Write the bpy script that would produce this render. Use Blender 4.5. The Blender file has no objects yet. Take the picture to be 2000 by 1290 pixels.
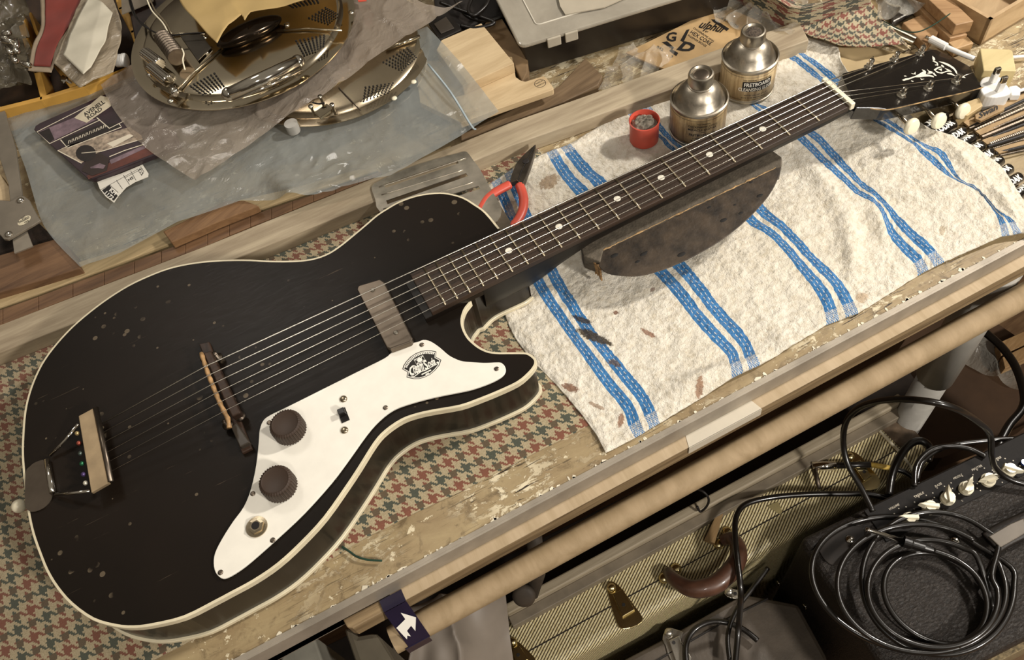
import bpy, bmesh, math, random
from mathutils import Vector, Matrix, noise
random.seed(7)
SC = bpy.context.scene
COL = SC.collection
# ---------------------------------------------------------------- camera
MR = Matrix(((0.8853010840657269, -0.4389458007885391, 0.15352059966713605),
             (-0.448745475305411, -0.7198497778774385, 0.5295694436830012),
             (-0.12194051396057703, -0.5377200770474455, -0.8342587307275361)))
FOC = 1650.0
CAM = Vector((-0.50310561, -0.45651454, 0.66403078))
cd = bpy.data.cameras.new('camera'); cam = bpy.data.objects.new('camera', cd); COL.objects.link(cam)
cd.sensor_width = 36.0; cd.lens = FOC / 2000 * 36.0; cd.clip_start = 0.01; cd.clip_end = 50
m3 = Matrix((MR.col[0], -MR.col[1], -MR.col[2])).transposed()
cam.matrix_world = Matrix.Translation(CAM) @ m3.to_4x4()
SC.camera = cam
# ---------------------------------------------------------------- world, lights, exposure
SC.view_settings.view_transform = 'Standard'; SC.view_settings.look = 'None'
SC.view_settings.gamma = 1; SC.view_settings.use_curve_mapping = False
SC.view_settings.exposure = -0.38
wd = bpy.data.worlds.new('room_light'); SC.world = wd; wd.use_nodes = True
bg = wd.node_tree.nodes['Background']
bg.inputs[1].default_value = 1.0
_t = wd.node_tree; _c = _t.nodes.new('ShaderNodeTexCoord'); _s = _t.nodes.new('ShaderNodeSeparateXYZ'); _t.links.new(_c.outputs['Generated'], _s.inputs[0])
_n = _t.nodes.new('ShaderNodeTexNoise'); _t.links.new(_c.outputs['Generated'], _n.inputs['Vector']); _n.inputs['Scale'].default_value = 2.2; _n.inputs['Detail'].default_value = 3
_a = _t.nodes.new('ShaderNodeMath'); _a.operation = 'MULTIPLY_ADD'; _t.links.new(_n.outputs[0], _a.inputs[0]); _a.inputs[1].default_value = 1.1; _a.inputs[2].default_value = -0.55
_b = _t.nodes.new('ShaderNodeMath'); _b.operation = 'ADD'; _t.links.new(_s.outputs[2], _b.inputs[0]); _t.links.new(_a.outputs[0], _b.inputs[1])
_r = _t.nodes.new('ShaderNodeValToRGB'); _t.links.new(_b.outputs[0], _r.inputs[0]); _t.links.new(_r.outputs[0], bg.inputs[0])
_r.color_ramp.elements[0].position = 0.12; _r.color_ramp.elements[0].color = (0.06, 0.046, 0.034, 1)      # shelves and walls
_r.color_ramp.elements[1].position = 0.75; _r.color_ramp.elements[1].color = (0.30, 0.265, 0.215, 1)         # pale ceiling
def area(name, loc, target, size, power, color):
    l = bpy.data.lights.new(name, 'AREA'); l.shape = 'DISK'; l.size = size; l.energy = power; l.color = color
    o = bpy.data.objects.new(name, l); COL.objects.link(o); o.location = loc
    o.rotation_euler = (Vector(target) - Vector(loc)).to_track_quat('-Z', 'Y').to_euler()
    return o
area('ceiling_lamp_right', (1.25, -0.15, 1.35), (-0.3, 0.0, 0), 0.15, 44, (1.0, 0.935, 0.85))
area('ceiling_lamp_front', (-0.75, -1.25, 1.55), (-0.4, 0.0, 0), 0.22, 8, (1.0, 0.935, 0.85))
area('added_lamp_low', (0.45, -1.9, 1.25), (0.1, -0.25, -0.3), 0.22, 52, (1.0, 0.935, 0.85))  # added to brighten the goods below the bench; cap shadow also points this way
area('ceiling_lamp_back', (-0.75, 1.35, 1.7), (-0.5, 0.3, 0), 0.45, 8, (1.0, 0.935, 0.85))
# ---------------------------------------------------------------- helpers
def P(px, py, z=0.0):
    d = MR @ Vector(((px - 1000) / FOC, (py - 645) / FOC, 1.0))
    s = (z - CAM.z) / d.z
    return CAM + d * s
def Py(px, py, y):                       # where the sight line meets the vertical plane y = const
    d = MR @ Vector(((px - 1000) / FOC, (py - 645) / FOC, 1.0))
    return CAM + d * ((y - CAM.y) / d.y)
def Pplane(px, py, q, n):
    d = MR @ Vector(((px - 1000) / FOC, (py - 645) / FOC, 1.0))
    return CAM + d * ((q - CAM).dot(n) / d.dot(n))
def PL(pts, z=0.0): return [P(a, b, z) for a, b in pts]
def rotz(v, a):
    c, s = math.cos(a), math.sin(a); return Vector((v[0]*c - v[1]*s, v[0]*s + v[1]*c, v[2]))

def srgb(h):
    h = h.lstrip('#'); r = []
    for i in (0, 2, 4):
        c = int(h[i:i+2], 16) / 255
        r.append(c / 12.92 if c <= 0.04045 else ((c + 0.055) / 1.055) ** 2.4)
    return (r[0], r[1], r[2], 1)
class NT:
    def __init__(s, name):
        s.m = bpy.data.materials.new(name); s.m.use_nodes = True; s.t = s.m.node_tree
        s.b = s.t.nodes['Principled BSDF']; s.out = s.t.nodes['Material Output']
    def n(s, typ, **kw):
        x = s.t.nodes.new(typ)
        for k, v in kw.items(): setattr(x, k, v)
        return x
    def l(s, a, b): s.t.links.new(a, b)
    def val(s, inp, v):
        if isinstance(v, bpy.types.NodeSocket): s.l(v, inp)
        else: inp.default_value = v
    def math(s, op, a, b=None, clamp=False):
        x = s.n('ShaderNodeMath', operation=op); x.use_clamp = clamp; s.val(x.inputs[0], a)
        if b is not None: s.val(x.inputs[1], b)
        return x.outputs[0]
    def mix(s, f, a, b, bt='MIX'):
        x = s.n('ShaderNodeMix', data_type='RGBA', blend_type=bt); s.val(x.inputs[0], f); s.val(x.inputs[6], a); s.val(x.inputs[7], b)
        return x.outputs[2]
    def co(s, kind='Object', scale=(1, 1, 1), rot=0.0, loc=(0, 0, 0)):
        t = s.n('ShaderNodeTexCoord'); m = s.n('ShaderNodeMapping')
        m.inputs['Scale'].default_value = scale; m.inputs['Rotation'].default_value = (0, 0, rot); m.inputs['Location'].default_value = loc
        s.l(t.outputs[kind], m.inputs[0]); return m.outputs[0]
    def noise(s, co, scale, detail=4, rough=0.55, dist=0.0):
        x = s.n('ShaderNodeTexNoise'); s.l(co, x.inputs['Vector']); x.inputs['Scale'].default_value = scale
        x.inputs['Detail'].default_value = detail; x.inputs['Roughness'].default_value = rough; x.inputs['Distortion'].default_value = dist
        return x.outputs[0]
    def ramp(s, f, stops):
        x = s.n('ShaderNodeValToRGB'); s.l(f, x.inputs[0]); e = x.color_ramp.elements
        while len(e) < len(stops): e.new(0.5)
        for i, (p, c) in enumerate(stops):
            e[i].position = p; e[i].color = c if isinstance(c, tuple) else (c, c, c, 1)
        return x.outputs[0]
    def bump(s, h, strength, dist=0.001):
        x = s.n('ShaderNodeBump'); s.l(h, x.inputs['Height']); x.inputs['Strength'].default_value = strength; x.inputs['Distance'].default_value = dist
        s.l(x.outputs[0], s.b.inputs['Normal']); return x
    def sets(s, **k):
        names = dict(rough='Roughness', metal='Metallic', coat='Coat Weight', coatr='Coat Roughness', spec='Specular IOR Level', alpha='Alpha', sheen='Sheen Weight', trans='Transmission Weight')
        for a, v in k.items(): s.val(s.b.inputs[names[a]], v)
        return s
MATS = {}
def mat(name, color, rough=0.5, metal=0.0, var=0.12, nscale=40.0, bump=0.0, bscale=300.0, coat=0.0, spec=0.5):
    if name in MATS: return MATS[name]
    s = NT(name); c = srgb(color) if isinstance(color, str) else color
    co = s.co(); f = s.noise(co, nscale)
    d = tuple(x * (1 - var * 1.6) for x in c[:3]) + (1,); u = tuple(min(1, x * (1 + var)) for x in c[:3]) + (1,)
    s.l(s.ramp(f, [(0.3, d), (0.7, u)]), s.b.inputs['Base Color'])
    s.sets(rough=rough, metal=metal, coat=coat, spec=spec)
    if bump: s.bump(s.noise(co, bscale, 3), bump, 0.0008)
    MATS[name] = s.m; return s.m
def wood(name, light, dark, rot=0.0, scale=1.0, rough=0.55, knots=0.0, stretch=14.0, bump=0.25):
    s = NT(name); co = s.co('Object', (1, stretch, stretch), 0, (random.random()*5, random.random()*5, 0))
    mp = s.n('ShaderNodeVectorRotate', rotation_type='Z_AXIS'); t = s.n('ShaderNodeTexCoord'); s.l(t.outputs['Object'], mp.inputs[0]); mp.inputs['Angle'].default_value = -rot
    m = s.n('ShaderNodeMapping'); m.inputs['Scale'].default_value = (scale, stretch*scale, stretch*scale); m.inputs['Location'].default_value = (random.random()*9, random.random()*9, 3)
    s.l(mp.outputs[0], m.inputs[0]); co = m.outputs[0]
    a = s.noise(co, 4.5, 6, 0.6, 1.2); b = s.noise(co, 26, 4, 0.6, 0.3)
    f = s.math('ADD', s.math('MULTIPLY', a, 0.7), s.math('MULTIPLY', b, 0.3))
    s.l(s.ramp(f, [(0.36, srgb(dark)), (0.62, srgb(light))]), s.b.inputs['Base Color'])
    s.sets(rough=rough); s.bump(b, bump, 0.0006); return s.m

def thing(name, label, cat, loc, group=None):
    o = bpy.data.objects.new(name, None); o.empty_display_size = 0.02; COL.objects.link(o)
    o.location = loc; o['label'] = label; o['category'] = cat
    if group: o['group'] = group
    return o
def tag(o, label, cat, group=None, kind=None):
    o['label'] = label; o['category'] = cat
    if group: o['group'] = group
    if kind: o['kind'] = kind
    return o
def wloc(p):
    v = Vector((0, 0, 0))
    while p is not None: v += p.location; p = p.parent
    return v
class MB:
    """collects faces and links them as one mesh object"""
    def __init__(s): s.v = []; s.f = []; s.mi = []; s.uv = None; s.k = 0
    def add(s, vs, fs):
        o = len(s.v); s.v += [Vector(x) for x in vs]; s.f += [[i + o for i in f] for f in fs]; s.mi += [s.k] * len(fs); return s
    def prism(s, pts, z0, z1, inset=0.0, cen=None):
        n = len(pts); top = [Vector((p[0], p[1], z1)) for p in pts]
        c = cen or sum((Vector((p[0], p[1], 0)) for p in pts), Vector()) / n
        bot = [Vector((c.x + (p[0]-c.x)*(1-inset), c.y + (p[1]-c.y)*(1-inset), z0)) for p in pts]
        a = sum(pts[i][0]*pts[(i+1) % n][1] - pts[(i+1) % n][0]*pts[i][1] for i in range(n))
        if a < 0: top.reverse(); bot.reverse()
        s.add(top + bot, [list(range(n)), list(range(2*n-1, n-1, -1))] + [[(i+1) % n, i, n+i, n+(i+1) % n] for i in range(n)]); return s
    def hull(s, top, bot):
        n = len(top); s.add(list(top) + list(bot), [list(range(n)), list(range(2*n-1, n-1, -1))] + [[(i+1) % n, i, n+i, n+(i+1) % n] for i in range(n)]); return s
    def box(s, c, d, a=0.0, rx=None):
        vs = []
        for z in (-1, 1):
            for x, y in ((-1, -1), (1, -1), (1, 1), (-1, 1)):
                v = Vector((x*d[0]/2, y*d[1]/2, z*d[2]/2))
                if rx is not None: v = rx @ v
                vs.append(Vector(c) + rotz(v, a))
        s.add(vs, [[3, 2, 1, 0], [4, 5, 6, 7], [0, 1, 5, 4], [1, 2, 6, 5], [2, 3, 7, 6], [3, 0, 4, 7]]); return s
    def tube(s, pts, r, seg=8, closed=False, cap=True, flat=1.0):
        n = len(pts); pts = [Vector(p) for p in pts]; rs = r if isinstance(r, (list, tuple)) else [r]*n
        base = len(s.v); prev = None
        for i in range(n):
            if closed: t = pts[(i+1) % n] - pts[i-1]
            else: t = pts[min(i+1, n-1)] - pts[max(i-1, 0)]
            if t.length < 1e-9: t = Vector((1, 0, 0))
            t.normalize()
            if prev is None:
                up = Vector((0, 0, 1)) if abs(t.z) < 0.9 else Vector((1, 0, 0)); a = t.cross(up).normalized()
            else:
                a = prev - t * prev.dot(t)
                a = a.normalized() if a.length > 1e-6 else t.cross(Vector((0, 0, 1))).normalized()
            prev = a; b = a.cross(t).normalized()
            for k in range(seg):
                w = 2*math.pi*k/seg; s.v.append(pts[i] + a*math.cos(w)*rs[i] + b*math.sin(w)*rs[i]*flat)
        m = n if closed else n-1; fs = []
        for i in range(m):
            for k in range(seg):
                p = base + i*seg; q = base + ((i+1) % n)*seg; fs.append([p+k, p+(k+1) % seg, q+(k+1) % seg, q+k])
        if cap and not closed:
            fs.append([base+k for k in range(seg)][::-1]); fs.append([base+(n-1)*seg+k for k in range(seg)])
        s.f += fs; s.mi += [s.k]*len(fs); return s
    def lathe(s, c, prof, seg=40, axis=(0, 0, 1), flute=None):
        ax = Vector(axis).normalized(); q = Vector((0, 0, 1)).rotation_difference(ax); base = len(s.v); fs = []
        for r, z in prof:
            for k in range(seg):
                w = 2*math.pi*k/seg; rr = r
                if flute and r > flute[2]: rr = r + flute[1]*(1 if (k % flute[0]) < flute[0]/2 else -1)
                s.v.append(Vector(c) + q @ Vector((rr*math.cos(w), rr*math.sin(w), z)))
        for i in range(len(prof)-1):
            for k in range(seg):
                p = base+i*seg; t = p+seg; fs.append([p+k, p+(k+1) % seg, t+(k+1) % seg, t+k])
        fs.append([base+k for k in range(seg)][::-1]); fs.append([base+(len(prof)-1)*seg+k for k in range(seg)])
        s.f += fs; s.mi += [s.k]*len(fs); return s
    def ball(s, c, r, seg=14, rings=8, sc=(1, 1, 1)):
        prof = [(max(1e-5, math.sin(math.pi*i/rings))*r, -math.cos(math.pi*i/rings)*r) for i in range(rings+1)]
        b = len(s.v); s.lathe((0, 0, 0), prof, seg)
        for i in range(b, len(s.v)): s.v[i] = Vector((s.v[i].x*sc[0], s.v[i].y*sc[1], s.v[i].z*sc[2])) + Vector(c)
        return s
    def build(s, name, m, parent=None, smooth=False, bevel=0.0, bseg=2, sub=0, solid=0.0, angle=40):
        w = wloc(parent) if parent else None
        if w is None:
            xs = [v.x for v in s.v]; ys = [v.y for v in s.v]; zs = [v.z for v in s.v]
            w = Vector(((min(xs)+max(xs))/2, (min(ys)+max(ys))/2, min(zs)))
        me = bpy.data.meshes.new(name); me.from_pydata([v - w for v in s.v], [], s.f)
        for x in (m if isinstance(m, (list, tuple)) else [m]): me.materials.append(x)
        for i, p in enumerate(me.polygons): p.material_index = s.mi[i]
        if s.uv:
            ul = me.uv_layers.new(name='UVMap')
            for lp in me.loops: ul.data[lp.index].uv = s.uv[lp.vertex_index]
        me.validate(); me.update()
        o = bpy.data.objects.new(name, me); COL.objects.link(o)
        if parent: o.parent = parent
        else: o.location = w
        if bevel:
            b = o.modifiers.new('bevel', 'BEVEL'); b.width = bevel; b.segments = bseg; b.limit_method = 'ANGLE'; b.angle_limit = math.radians(angle)
        if solid:
            b = o.modifiers.new('solid', 'SOLIDIFY'); b.thickness = solid; b.offset = 1
        if sub:
            b = o.modifiers.new('sub', 'SUBSURF'); b.levels = sub; b.render_levels = sub
        if smooth:
            for p in me.polygons: p.use_smooth = True
        elif bevel:
            for p in me.polygons: p.use_smooth = False
        return o
def autosmooth(o, ang=35):
    me = o.data; bm = bmesh.new(); bm.from_mesh(me)
    for f in bm.faces: f.smooth = True
    for e in bm.edges:
        if len(e.link_faces) == 2 and e.calc_face_angle(0) > math.radians(ang): e.smooth = False
    bm.to_mesh(me); bm.free(); return o
def cr(pts, n=6, closed=False):
    """Catmull-Rom through points"""
    pts = [Vector(p) for p in pts]; N = len(pts); out = []
    for i in range(N if closed else N-1):
        p0 = pts[i-1] if (closed or i > 0) else pts[0]; p1 = pts[i]; p2 = pts[(i+1) % N]; p3 = pts[(i+2) % N] if (closed or i+2 < N) else pts[-1]
        for k in range(n):
            t = k/n; out.append(0.5*((2*p1) + (p2-p0)*t + (2*p0-5*p1+4*p2-p3)*t*t + (3*p1-p0-3*p2+p3)*t**3))
    if not closed: out.append(pts[-1])
    return out
def resample(pts, n):
    L = [0]
    for i in range(1, len(pts)): L.append(L[-1] + (pts[i]-pts[i-1]).length)
    out = []; j = 0
    for k in range(n):
        t = L[-1]*k/(n-1)
        while j < len(L)-2 and L[j+1] < t: j += 1
        out.append(pts[j].lerp(pts[j+1], min(1, max(0, (t-L[j])/max(1e-9, L[j+1]-L[j])))))
    return out
def loft(lines, us, nr, nc):
    """rows between control polylines -> grid (nr along, nc across)"""
    rs = [resample(cr(l, 6), nr) for l in lines]; g = []
    for j in range(nc):
        u = us[0] + (us[-1]-us[0])*j/(nc-1); i = 0
        while i < len(us)-2 and us[i+1] < u: i += 1
        t = (u-us[i])/(us[i+1]-us[i]); g.append((u, [rs[i][k].lerp(rs[i+1][k], t) for k in range(nr)]))
    return g
def sheet(name, lines, us, nr, nc, zf, m, parent=None, solid=0.0, smooth=True):
    g = loft(lines, us, nr, nc); b = MB(); b.uv = []
    for u, row in g:
        for k, p in enumerate(row):
            b.v.append(Vector((p.x, p.y, p.z + zf(p, u, k/(nr-1))))); b.uv.append((u, k/(nr-1)))
    for j in range(nc-1):
        for k in range(nr-1): b.f.append([j*nr+k, (j+1)*nr+k, (j+1)*nr+k+1, j*nr+k+1]); b.mi.append(0)
    # make faces look up
    f = b.f[0]; nrm = (b.v[f[1]]-b.v[f[0]]).cross(b.v[f[2]]-b.v[f[0]])
    if nrm.z < 0: b.f = [x[::-1] for x in b.f]
    return b.build(name, m, parent, smooth=smooth, solid=solid)
def quadsheet(name, c, nr, nc, zf, m, parent=None, solid=0.0):
    """c: four pixel corners with z: a b (one side), d c (other side)"""
    A, B, C_, D = [P(*q) for q in c]
    return sheet(name, [[A, A.lerp(D, .5), D], [B, B.lerp(C_, .5), C_]], [0, 1], nr, nc, zf, m, parent, solid)
def glyphs(s, bold=0.0, shear=0.0):
    cu = bpy.data.curves.new('t', 'FONT'); cu.body = s; cu.size = 1; cu.resolution_u = 2; cu.offset = bold; cu.shear = shear
    cu.fill_mode = 'FRONT'
    o = bpy.data.objects.new('t', cu); COL.objects.link(o); dg = bpy.context.evaluated_depsgraph_get(); dg.update()
    me = bpy.data.meshes.new_from_object(o.evaluated_get(dg)); vs = [v.co.copy() for v in me.vertices]; fs = [list(p.vertices) for p in me.polygons]
    bpy.data.objects.remove(o); bpy.data.curves.remove(cu); bpy.data.meshes.remove(me)
    return vs, fs
def text(name, s, a, b, c, m, parent, up=(0, 0, 1), lift=0.0004, bold=0.0, shear=0.0, mb=None):
    """a baseline start, b baseline end, c cap top above a (3-D points)"""
    vs, fs = glyphs(s, bold, shear)
    x0 = min(v.x for v in vs); x1 = max(v.x for v in vs); y1 = max(v.y for v in vs); y0 = min(0, min(v.y for v in vs)) * 0
    ex = (b-a)/(x1-x0); ey = (c-a)/(y1-y0); n = ex.cross(ey)
    if n.dot(Vector(up)) < 0: n = -n; flip = True
    else: flip = False
    n.normalize(); pts = [a + ex*(v.x-x0) + ey*(v.y-y0) + n*lift for v in vs]
    if flip: fs = [f[::-1] for f in fs]
    if mb is not None: mb.add(pts, fs); return
    return MB().add(pts, fs).build(name, m, parent)
def fine(vs, fs, cuts=2):
    bm = bmesh.new(); vv = [bm.verts.new(v) for v in vs]
    for f in fs:
        try: bm.faces.new([vv[i] for i in f])
        except ValueError: pass
    bmesh.ops.triangulate(bm, faces=bm.faces[:])
    for _ in range(4):
        es = [e for e in bm.edges if e.calc_length() > 0.14]
        if not es: break
        bmesh.ops.subdivide_edges(bm, edges=es, cuts=1); bmesh.ops.triangulate(bm, faces=[f for f in bm.faces if len(f.verts) > 3])
    bm.verts.index_update(); r = [v.co.copy() for v in bm.verts]; q = [[v.index for v in f.verts] for f in bm.faces]; bm.free(); return r, q
def fit_circle(a, b, c):
    ax, ay, bx, by, cx, cy = a.x, a.y, b.x, b.y, c.x, c.y
    d = 2*(ax*(by-cy)+bx*(cy-ay)+cx*(ay-by))
    ux = ((ax*ax+ay*ay)*(by-cy)+(bx*bx+by*by)*(cy-ay)+(cx*cx+cy*cy)*(ay-by))/d
    uy = ((ax*ax+ay*ay)*(cx-bx)+(bx*bx+by*by)*(ax-cx)+(cx*cx+cy*cy)*(bx-ax))/d
    return Vector((ux, uy, a.z)), math.hypot(ax-ux, ay-uy)
def nz(p, s, seed=0.0): return noise.noise(Vector((p.x*s+seed, p.y*s-seed, seed)))
def ridged(p, s, seed=0.0): return 1-abs(noise.noise(Vector((p.x*s+seed, p.y*s+seed*2, seed))))*2
def copy_tree(o, parent=None):
    c = o.copy(); COL.objects.link(c); c.parent = parent
    for ch in list(o.children): copy_tree(ch, c)
    return c
# ---------------------------------------------------------------- materials
def m_bench():
    s = NT('bench_top'); co = s.co(); co2 = s.co('Object', (1, 5, 1))
    base = s.ramp(s.noise(co2, 9, 6, 0.65, 0.8), [(0.3, srgb('#867152')), (0.7, srgb('#ab9873'))])
    dirt = s.ramp(s.noise(co, 55, 6, 0.75, 0.6), [(0.52, 0.0), (0.68, 1.0)])
    base = s.mix(s.math('MULTIPLY', dirt, 0.7), base, srgb('#55442e'))
    # flakes of white paint, most of them in a worn band along the front edge
    pf = s.noise(s.co('Object', (1.0, 1.6, 1)), 62, 8, 0.78, 0.4)
    big = s.noise(co, 6.5, 3, 0.5)
    fl = s.math('MULTIPLY', s.ramp(pf, [(0.53, 0.0), (0.55, 1.0)]), s.ramp(big, [(0.46, 0.0), (0.56, 1.0)]))
    sp = s.math('MULTIPLY', s.ramp(s.noise(co, 95, 6, 0.7), [(0.63, 0.0), (0.645, 1.0)]), 1.0)
    base = s.mix(s.math('MAXIMUM', fl, sp), base, srgb('#dccfb0'))
    sc = s.math('MULTIPLY', s.ramp(s.noise(s.co('Object', (4, 70, 1), 0.15), 5, 3, 0.6, 1.5), [(0.60, 0.0), (0.63, 1.0)]), s.ramp(big, [(0.42, 0.0), (0.55, 1.0)]))
    base = s.mix(sc, base, srgb('#2d2013'))
    s.l(base, s.b.inputs['Base Color']); s.sets(rough=0.5, coat=0.15, coatr=0.35)
    s.bump(s.math('ADD', fl, s.noise(co, 120, 4)), 0.5, 0.0008); return s.m
def m_hound(name, T, rot, kind='Object', cream='#ccbc9b', red='#7d3d2d', green='#304039', brown='#54422f', thread=True, sat=1):
    s = NT(name); co = s.co(kind, (1/T, 1/T, 1/T), rot)
    sx = s.n('ShaderNodeSeparateXYZ'); s.l(co, sx.inputs[0]); u, v = sx.outputs[0], sx.outputs[1]
    wob = s.math('MULTIPLY', s.math('SUBTRACT', s.noise(co, 3.0, 2), 0.5), 0.16)
    u = s.math('ADD', u, wob); v = s.math('SUBTRACT', v, wob)
    fu = s.math('FRACT', s.math('ADD', u, 100)); fv = s.math('FRACT', s.math('ADD', v, 100))
    iu = s.math('FLOOR', s.math('ADD', u, 100)); iv = s.math('FLOOR', s.math('ADD', v, 100))
    du = s.math('LESS_THAN', fu, 0.5); dv = s.math('LESS_THAN', fv, 0.5)
    a = s.math('FLOOR', s.math('MULTIPLY', fu, 8)); b = s.math('FLOOR', s.math('MULTIPLY', fv, 8))
    tw = s.math('LESS_THAN', s.math('MODULO', s.math('ADD', s.math('ADD', a, b), 0.5), 4), 2)   # warp on top
    dark = s.math('ADD', s.math('MULTIPLY', tw, du), s.math('MULTIPLY', s.math('SUBTRACT', 1, tw), dv))
    pu = s.math('MODULO', iu, 2); pv = s.math('MODULO', iv, 2)
    cu = s.mix(pu, srgb(red), srgb(green)); cv = s.mix(pv, srgb(red), srgb(green))
    star = s.math('MULTIPLY', du, dv); diff = s.math('ABSOLUTE', s.math('SUBTRACT', pu, pv))
    c = s.mix(tw, cv, cu); c = s.mix(s.math('MULTIPLY', star, diff), c, srgb(brown))
    fz = s.noise(co, 22, 3, 0.7); c = s.mix(s.math('MULTIPLY', fz, 0.22), c, srgb(cream))
    cr_ = s.ramp(s.noise(co, 14, 4, 0.7), [(0.3, srgb('#a3916f')), (0.65, srgb(cream))])
    s.l(s.mix(dark, cr_, c), s.b.inputs['Base Color']); s.sets(rough=0.95, spec=0.15, sheen=0.2)
    s.bump(s.noise(co, 16, 4, 0.8), 0.8, 0.0012); return s.m
def m_towel():
    s = NT('terry_towel'); t = s.n('ShaderNodeUVMap'); sx = s.n('ShaderNodeSeparateXYZ'); s.l(t.outputs[0], sx.inputs[0]); u, v = sx.outputs[0], sx.outputs[1]
    co = s.co()
    f = s.math('FRACT', s.math('ADD', s.math('DIVIDE', s.math('SUBTRACT', u, 0.10), 0.18), 3.0))
    g = s.math('ADD', s.math('DIVIDE', f, 0.3889), s.math('MULTIPLY', s.math('SUBTRACT', s.noise(co, 260, 2), 0.5), 0.05))
    inside = s.math('LESS_THAN', g, 1.0)
    k = s.math('PINGPONG', g, 0.5)                     # 0 at the outer edge, .5 in the middle of a pair
    blue = s.math('MULTIPLY', inside, s.math('LESS_THAN', k, 0.40))
    sb = s.math('FRACT', s.math('MULTIPLY', k, 7.5))
    dash = s.math('LESS_THAN', s.math('FRACT', s.math('ADD', s.math('MULTIPLY', v, 62), s.math('MULTIPLY', s.math('FLOOR', s.math('MULTIPLY', k, 7.5)), 0.37))), 0.62)
    line = s.math('MULTIPLY', s.math('MULTIPLY', s.math('GREATER_THAN', sb, 0.82), dash), s.math('LESS_THAN', k, 0.34))
    blue = s.math('MULTIPLY', blue, s.math('SUBTRACT', 1, s.math('MULTIPLY', line, 0.85)))
    # the woven band at both hems is a paler check
    hem = s.math('GREATER_THAN', s.math('ABSOLUTE', s.math('SUBTRACT', v, 0.5)), 0.463)
    ck = s.n('ShaderNodeTexChecker'); m = s.n('ShaderNodeMapping'); s.l(t.outputs[0], m.inputs[0]); m.inputs['Scale'].default_value = (420, 260, 1); s.l(m.outputs[0], ck.inputs[0]); ck.inputs['Scale'].default_value = 1
    blue = s.math('MULTIPLY', blue, s.math('SUBTRACT', 1, s.math('MULTIPLY', s.math('MULTIPLY', hem, ck.outputs[1]), 0.75)))
    w = s.ramp(s.noise(co, 170, 5, 0.75), [(0.28, srgb('#c4b8a1')), (0.55, srgb('#e6dfd0'))])
    w = s.mix(s.math('MULTIPLY', s.ramp(s.noise(co, 5.5, 4), [(0.45, 0.0), (0.75, 1.0)]), 0.25), w, srgb('#c9b996'))
    b = s.ramp(s.noise(co, 330, 4, 0.7), [(0.3, srgb('#1f5a92')), (0.7, srgb('#4a8ac0'))])
    c = s.mix(blue, w, b)
    def spot(px, py, rx, ry, ang, col, amt, thr=0.5, ns=320):
        nonlocal c
        p = P(px, py, 0.006) - TOW
        mp = s.n('ShaderNodeMapping', vector_type='TEXTURE'); tc = s.n('ShaderNodeTexCoord'); s.l(tc.outputs['Object'], mp.inputs[0])
        mp.inputs['Location'].default_value = (p.x, p.y, 0); mp.inputs['Rotation'].default_value = (0, 0, ang); mp.inputs['Scale'].default_value = (rx, ry, 1000)
        ln = s.n('ShaderNodeVectorMath', operation='LENGTH'); s.l(mp.outputs[0], ln.inputs[0])
        e = s.ramp(ln.outputs['Value'], [(0.25, 1.0), (1.0, 0.0)])
        q = s.math('MULTIPLY', s.ramp(s.math('ADD', s.math('MULTIPLY', e, 0.42), s.math('MULTIPLY', s.noise(co, ns, 5, 0.8), 0.75)), [(thr+0.12, 0.0), (thr+0.20, 1.0)]), amt)
        c = s.mix(q, c, srgb(col))
    spot(1072, 352, .018, .013, .3, '#8d6f49', .75, .42)
    spot(1000, 405, .02, .012, 1.2, '#8f7a5c', .55, .45)
    spot(1160, 655, .026, .0065, -1.05, '#3b3020', .95, .38)
    spot(1137, 622, .014, .004, -1.0, '#2c2318', .9, .4)
    spot(1200, 708, .012, .005, -1.0, '#5b4630', .8, .45)
    spot(1266, 648, .012, .0035, -1.2, '#8a5a3c', .8, .42)
    spot(1113, 755, .012, .006, -1.0, '#7a5238', .9, .42)
    spot(1165, 790, .014, .003, -1.0, '#8a6a4c', .7, .45)
    spot(1366, 757, .014, .005, .9, '#8c6243', .8, .42)
    spot(1212, 818, .010, .004, .9, '#8c5f42', .8, .42)
    spot(1685, 578, .010, .008, .3, '#b0906a', .6, .42)
    spot(1203, 607, .004, .003, .3, '#6b4630', .9, .4)
    spot(1275, 562, .004, .003, .3, '#6b4630', .7, .4)
    spot(1840, 450, .010, .004, .7, '#a08a68', .6, .42)
    s.l(c, s.b.inputs['Base Color']); s.sets(rough=0.97, spec=0.1, sheen=0.35)
    bp = s.bump(s.math('ADD', s.noise(co, 420, 3, 0.8), s.math('MULTIPLY', s.noise(co, 120, 3, 0.7), 0.8)), 1.0, 0.0016); return s.m
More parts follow.
